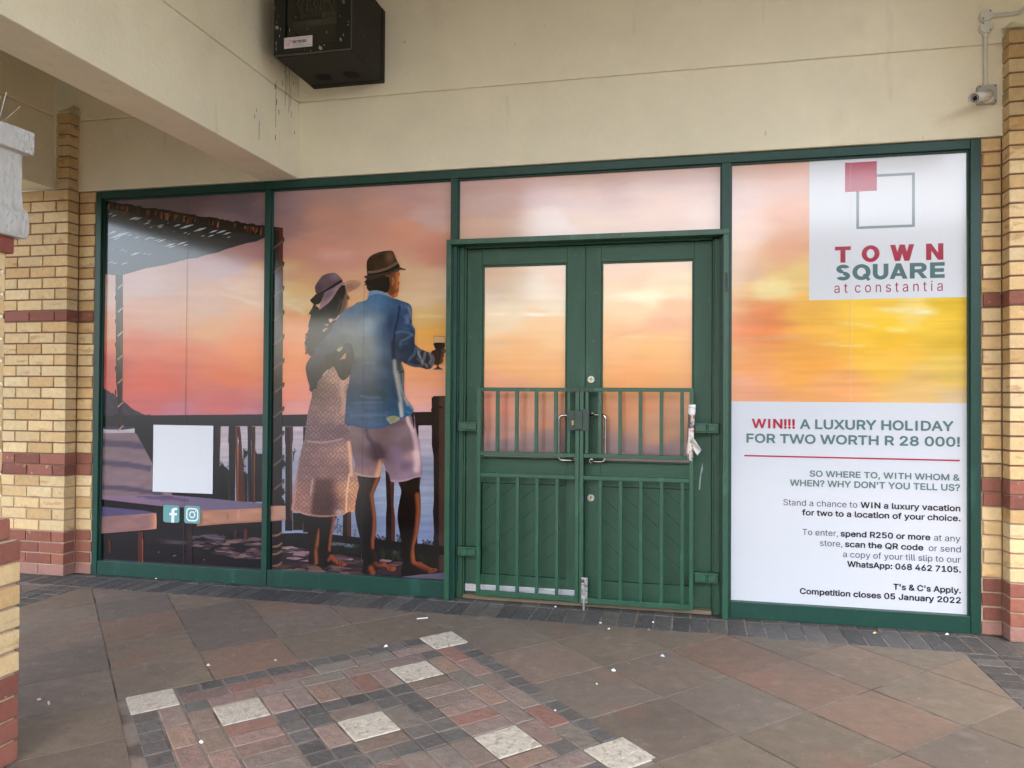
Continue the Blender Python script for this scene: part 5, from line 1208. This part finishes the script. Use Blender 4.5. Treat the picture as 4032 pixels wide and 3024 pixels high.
for k in range(30):
    a = k/29*4*math.pi; rad = .006+.014*k/29
    for z in (1.008+.002*k/29,1.05): vs.append((4.521+rad*math.cos(a),-.066+.85*rad*math.sin(a),z+.012*math.cos(a*.5))); cs.append(L('#cfcac2') if k%3 else L('#6a6562'))
for k in range(29): fs.append((2*k,2*k+1,2*k+3,2*k+2))
b.add(vs,fs,cs)
b.build('spiral_end', MT['print'], npr, smooth=True)
b = MB(); vs = []; fs = []; cs = []
for i in range(15):
    for j in range(13):
        u, v = i/14, j/12
        x = 4.528+.062*u*(1-.35*v)+.004*math.sin(5*v); z = 1.16-.085*u-.06*v+.02*u*v; y = -.072-.018*math.sin(u*3.1)*(1-.5*v)-.012*math.sin(v*6+u*2)
        vs.append((x,y,z)); cs.append(L('#d6d3cc') if (i//3+j//3)%4 else L('#c4bdb6'))
for i in range(14):
    for j in range(12): fs.append((i*13+j,(i+1)*13+j,(i+1)*13+j+1,i*13+j+1))
b.add(vs,fs,cs); o = b.build('loose_page', MT['print'], npr, smooth=True); so_ = o.modifiers.new('thick','SOLIDIFY'); so_.thickness = .004
b = MB(); b.tube([(4.5315,-.0605,1.335),(4.5318,-.0603,1.337)],.0243,20,L('#8f8a84')); b.build('band', MT['print'], npr)

# ------------------------------------------------------------------ network cabinet on the wall
cab = thing('network_cabinet', 'black wall mounted network cabinet with smoked glass door under the ceiling', 'cabinet', (2.12,-.013,3.63))
X0,X1,YF,ZB,ZT = 1.853,2.395,-.585,3.632,4.12
b = MB()
b.box(X0,X0+.012,YF+.03,-.075,ZB,ZT); b.box(X1-.012,X1,YF+.03,-.075,ZB,ZT); b.box(X0,X1,YF+.03,-.075,ZT+.0005,ZT+.012); b.box(X0,X1,YF+.031,-.076,ZB-.012,ZB-.0005); b.box(X0+.0125,X1-.0125,-.09,-.0755,ZB,ZT)
body = b.build('body', MT['blackm'], cab, .003)
b = MB(); b.box(X0-.002,X1+.002,-.070,-.0135,ZB-.012,ZT+.012); b.box(X0+.02,X1-.02,-.075,-.0702,ZB+.01,ZT-.01); b.build('wall_frame', MT['blackm'], cab, .004)
for cx in (2.02,2.23):
    b = MB(); cy = -.20
    for k in range(11):
        x = cx-.05+.01*k; hw = .055*math.sqrt(max(.05,1-((x-cx)/.062)**2))
        b.box(x-.0026,x+.0026,cy-hw,cy+hw,ZB-.0135,ZB-.0122)
    b.build('vent_slots', MT['dark'], body)
dx0,dx1 = X0,X1
wl, wr, bz = dx0+.085, dx1-.10, ZB+.045
b = MB()
b.box(dx0,wl,YF,YF+.0295,ZB-.01,ZT+.01); b.box(wr,dx1,YF,YF+.0295,ZB-.01,ZT+.01); b.box(wl+.0003,wr-.0003,YF+.001,YF+.029,ZB-.01,bz); b.box(wl+.0003,wr-.0003,YF+.001,YF+.029,ZT-.04,ZT+.01)
door_ = b.build('door', MT['blackd'], cab, .003)
b = MB(); b.box(wl,wr,YF+.012,YF+.017,bz,ZT-.04); b.build('glass', MT['glass'], door_)
for lx_,lz_ in ((dx0+.028,3.80),(2.19,ZB+.006)):
    b = MB(); b.tube([(lx_,YF-.012,lz_),(lx_,YF+.002,lz_)],.0105,16); b.build('lock', MT['galv'], door_, .002)
random.seed(4)
b = MB()
for k in range(34):
    x = random.choice((random.uniform(dx0+.004,wl-.01),random.uniform(wr+.01,dx1-.01),random.uniform(wl+.01,wr-.01))); z = random.uniform(ZB,ZT); h_ = random.uniform(.004,.02)
    yy = YF-.0008 if (x < wl or x > wr or z < bz) else YF+.0115
    b.box(x-.0016,x+.0016,yy-.0004,yy,z,z+h_,L('#cfcabd'))
b.build('droppings', MT['scrap'], door_)
# equipment inside
b = MB(); b.box(X0+.03,X1-.03,-.40,-.10,3.885,3.925,L('#b9b6ae')); b.build('patch_panel', MT['white'], cab, .003)
b = MB(); b.box(X0+.25,X1-.06,-.405,-.12,3.93,3.965); b.build('switch', MT['greybox'], cab, .003)
b = MB()
for k in range(22):
    x = X0+.10+k*.017; b.tube([(x,-.42,4.10),(x+random.uniform(-.01,.01),-.47,4.0),(x+random.uniform(-.02,.02),-.44,3.94+random.uniform(0,.02)),(x,-.405,3.945)],.0028,6,L('#d6cfb4'))
b.build('cables', MT['print'], cab)
# sticker
ysk = YF-.0015
q = [F(a,c,ysk) for a,c in ((1119,150),(1230,138),(1230,180),(1119,194))]
sx0,sx1 = q[0][0],q[1][0]; sz1 = (q[0][1]+q[1][1])/2; sz0 = (q[2][1]+q[3][1])/2; sw, sh_ = sx1-sx0, sz1-sz0
b = MB(); b.box(sx0,sx1,ysk,ysk+.001,sz0,sz1,L('#d9cfd2')); stk = b.build('sticker', MT['print'], door_)
b = MB(); yk = ysk-.0008
text(b,'SKYBIRD',.06,sx0+sw*.30,sx0+sw*.80,sz0+sh_*.42,sh_*.27,'#23232e',yk); text(b,'TECHNOLOGIES',.0,sx0+sw*.31,sx0+sw*.70,sz0+sh_*.25,sh_*.11,'#6f6a70',yk)
rectp(b,sx0+sw*.3,sx0+sw*.92,sz0+sh_*.81,sz0+sh_*.835,'#6c6670',yk); rectp(b,sx0+sw*.3,sx0+sw*.98,sz0+sh_*.14,sz0+sh_*.165,'#6c6670',yk)
def seg(a,c,w_=.0018,col='#b8354f'):
    ax_,az = sx0+sw*a[0],sz0+sh_*a[1]; bx_,bz_ = sx0+sw*c[0],sz0+sh_*c[1]; l = math.hypot(bx_-ax_,bz_-az); nx,nz = -(bz_-az)/l*w_*.5,(bx_-ax_)/l*w_*.5
    b.add([(ax_-nx,yk,az-nz),(bx_-nx,yk,bz_-nz),(bx_+nx,yk,bz_+nz),(ax_+nx,yk,az+nz)],[(0,1,2,3)],L(col))
tri = ((.05,.82),(.27,.66),(.14,.24),(.22,.86),(.19,.6))
for i,j in ((0,1),(1,2),(2,0),(1,3),(3,4),(4,2),(4,1)): seg(tri[i],tri[j])
b.build('lettering', MT['print'], stk)
# cable leaving the top of the cabinet
# ------------------------------------------------------------------ stains on the beam beside the cabinet
b = MB(); random.seed(8)
for k in range(46):
    y = random.choice((random.gauss(-.33,.03),random.gauss(-.20,.06),random.uniform(-.62,-.04))); z = random.uniform(3.05,4.0); h_ = random.uniform(.01,.05) if k > 12 else random.uniform(.08,.4)
    w_ = random.uniform(.0015,.004) if h_ < .06 else random.uniform(.0012,.0022)
    if y > -.03: continue
    b.box(1.7315,1.7328,y-w_,y+w_,z,z+h_,lin(hx(random.choice(['#3c3123','#5a4a36','#e9e2cc','#2b241b']))))
st = bpy.data.objects.get('concrete_beam'); b.build('drip_stains', MT['scrap'], st)

# ------------------------------------------------------------------ security camera and conduit
sc_ = thing('security_camera', 'small white bullet security camera on a square box at the upper right of the wall', 'camera', (6.24,-.013,3.22))
b = MB(); b.box(6.186,6.290,-.052,-.0128,3.168,3.278); mb_ = b.build('mounting_box', MT['greybox'], sc_, .005)
b = MB()
for x in (6.196,6.280):
    for z in (3.178,3.268): b.tube([(x,-.054,z),(x,-.051,z)],.004,10)
b.build('screw', MT['dark'], mb_)
_f = F(3840,387,-.20); _k = F(3893,375,-.078)
back, frontp = Vector((_k[0],-.078,_k[1])), Vector((_f[0],-.20,_f[1])); dv = (frontp-back).normalized()
b = MB(); b.tube([back,back+dv*.005,back+dv*.01,frontp-dv*.002,frontp],[.012,.021,.0245,.0265,.0265],24); b.build('body', MT['white'], sc_, smooth=True)
b = MB(); b.tube([(_k[0]+.002,-.0525,_k[1]-.01),(_k[0]+.002,-.06,_k[1]-.01)],.03,24); b.tube([(_k[0]+.002,-.058,_k[1]-.01),back+dv*.012+Vector((0,0,-.006))],.013,16); b.build('bracket', MT['white'], sc_, smooth=True)
b = MB(); b.tube([frontp+dv*.0005,frontp+dv*.0025],.022,24); ln_ = b.build('lens', MT['lens'], sc_)
b = MB(); sd_ = dv.cross(Vector((0,0,1))).normalized(); up_ = sd_.cross(dv)
for k in range(12):
    a = 2*math.pi*k/12; c = frontp+dv*.003+(sd_*math.cos(a)+up_*math.sin(a))*.0165; b.tube([c,c+dv*.001],.003,8)
b.build('infrared_diode', MT['white'], ln_)
b = MB(); b.tube([frontp+dv*.003,frontp+dv*.0045],.008,16); b.build('lens_core', MT['dark'], ln_)
b = MB(); vs = []; fs = []
for r,tv in enumerate((0,1)):
    for k in range(17):
        a = R_(-20)+R_(220)*k/16; c = (back+dv*.01 if tv == 0 else frontp+dv*.022); vs.append(c+(sd_*math.cos(a)+up_*math.sin(a))*.030)
for k in range(16): fs.append((k,k+1,17+k+1,17+k))
b.add(vs,fs); o = b.build('sun_hood', MT['white'], sc_, smooth=True); m_ = o.modifiers.new('thick','SOLIDIFY'); m_.thickness = .002
cd = thing('conduit', 'white cable conduit with two round junction boxes running up from the security camera', 'conduit', (6.235,-.013,3.28))
b = MB(); b.tube([(6.234,-.028,3.279),(6.234,-.028,3.60)],.0115,16); b.build('pipe', MT['white'], cd, smooth=True)
for z in (3.284,3.582):
    b = MB(); b.tube([(6.234,-.028,z-.012),(6.234,-.028,z+.014)],.0150,16); b.build('collar', MT['white'], cd, smooth=True)
for z,s_ in ((3.626,-1),(3.698,1)):
    b = MB(); b.tube([(6.235,-.0125,z),(6.235,-.048,z),(6.235,-.052,z)],[.036,.036,.034],28); jb = b.build('junction_box', MT['white'], cd, smooth=True)
    b = MB()
    for k in (-1,1): b.tube([(6.235+k*.019,-.0535,z+k*s_*.02),(6.235+k*.019,-.0515,z+k*s_*.02)],.0042,10)
    b.build('screw', MT['dark'], jb)
b = MB(); b.tube([(6.268,-.028,3.698),(6.298,-.028,3.698)],.015,16); b.build('collar', MT['white'], cd, smooth=True)
b = MB(); b.tube(bez([(6.29,-.028,3.698),(6.415,-.028,3.700),(6.432,-.16,3.702),(6.432,-1.2,3.702)],6),.0115,16); b.build('pipe', MT['white'], cd, smooth=True)

# ------------------------------------------------------------------ litter
def scrap(px, py, size, col, label, stick=False, name='paper_scrap', cat='litter'):
    x, y = G(px,py); b = MB(); a = random.uniform(0,3.14)
    if stick:
        x2,y2 = G(*stick); d = Vector((x2-x,y2-y,0)); nrm = Vector((-d.y,d.x,0)).normalized()*.004
        vs = [(x-nrm.x,y-nrm.y,.003),(x2-nrm.x,y2-nrm.y,.003),(x2+nrm.x,y2+nrm.y,.0032),(x+nrm.x,y+nrm.y,.0032)]
        vs += [(p[0],p[1],.009) for p in vs]
        b.add(vs,[(3,2,1,0),(4,5,6,7),(0,1,5,4),(1,2,6,5),(2,3,7,6),(3,0,4,7)],L(col))
    else:
        n = 7; vs = []
        for k in range(n):
            t = a+2*math.pi*k/n; r = size*.75*random.uniform(.6,1.1); vs.append((x+r*math.cos(t),y+r*.7*math.sin(t),.002+random.uniform(0,size*.3)))
        vs.append((x,y,.004+size*.6)); vs.append((x,y,.001))
        b.add(vs,[(k,(k+1)%n,n) for k in range(n)]+[((k+1)%n,k,n+1) for k in range(n)],L(col))
    tag(b.build(name, MT['scrap']), label, cat, 'litter on the paving')
random.seed(31)
scrap(1641,2440,.01,'#e6e4e2','thin white paper stick lying on a slab left of the doors',(1684,2436))
scrap(1520,2549,.022,'#f2efe8','bright white crumpled scrap on the far edge of the stone mosaic')
scrap(2365,2456,.014,'#e9e0c9','folded cream scrap below the drop bolt, nearest the doors',name='paper_scrap')
scrap(2397,2479,.014,'#e3c9a6','orange tinted crumb on the slab below the drop bolt')
scrap(2573,2453,.012,'#f0efec','white speck on the setts before the right gate leaf')
scrap(2554,2483,.016,'#8a7f78','grey chewing gum spot pressed on the slab before the right gate leaf')
scrap(2608,2586,.018,'#b9d3e0','pale blue scrap alone in the middle of a slab')
scrap(2417,2644,.020,'#d3e0e0','white scrap in the slab joint right of the mosaic')
scrap(2349,2696,.010,'#efeae0','small white crumb right of the mosaic, below the scrap in the joint')
scrap(2186,2801,.010,'#efeae0','white crumb on the dark right hand border of the mosaic')
scrap(3445,2496,.018,'#e0d07a','yellow petal on the setts below the competition poster',name='petal',cat='petal')
scrap(3729,2501,.018,'#e6e9ee','white petal on the setts near the right brick pier',name='petal',cat='petal')
scrap(614,2281,.014,'#d9d39a','pale yellow crumb against the sill below the lounger picture')
scrap(820,2624,.020,'#e3d9a2','yellow crumb in the slab joint above the left side of the mosaic')
scrap(1775,2355,.016,'#d6dc8a','yellow green bud at the foot of the left steel door jamb',name='bud',cat='bud')
scrap(793,2927,.016,'#efece4','white crumb in a joint between brown mosaic pavers')
scrap(146,2760,.010,'#e3d8b8','cream splinter on the slab beside the foreground pillar, lying flat',(160,2757))
scrap(191,2768,.010,'#e3d8b8','cream splinter on the slab beside the foreground pillar, pointing at the viewer',(193,2779))
scrap(2187,2392,.014,'#cfcfcb','small pale flake on the setts below the left gate leaf')
scrap(1084,2605,.018,'#a89c90','brown grey pebble on the slab above the mosaic',name='pebble',cat='pebble')
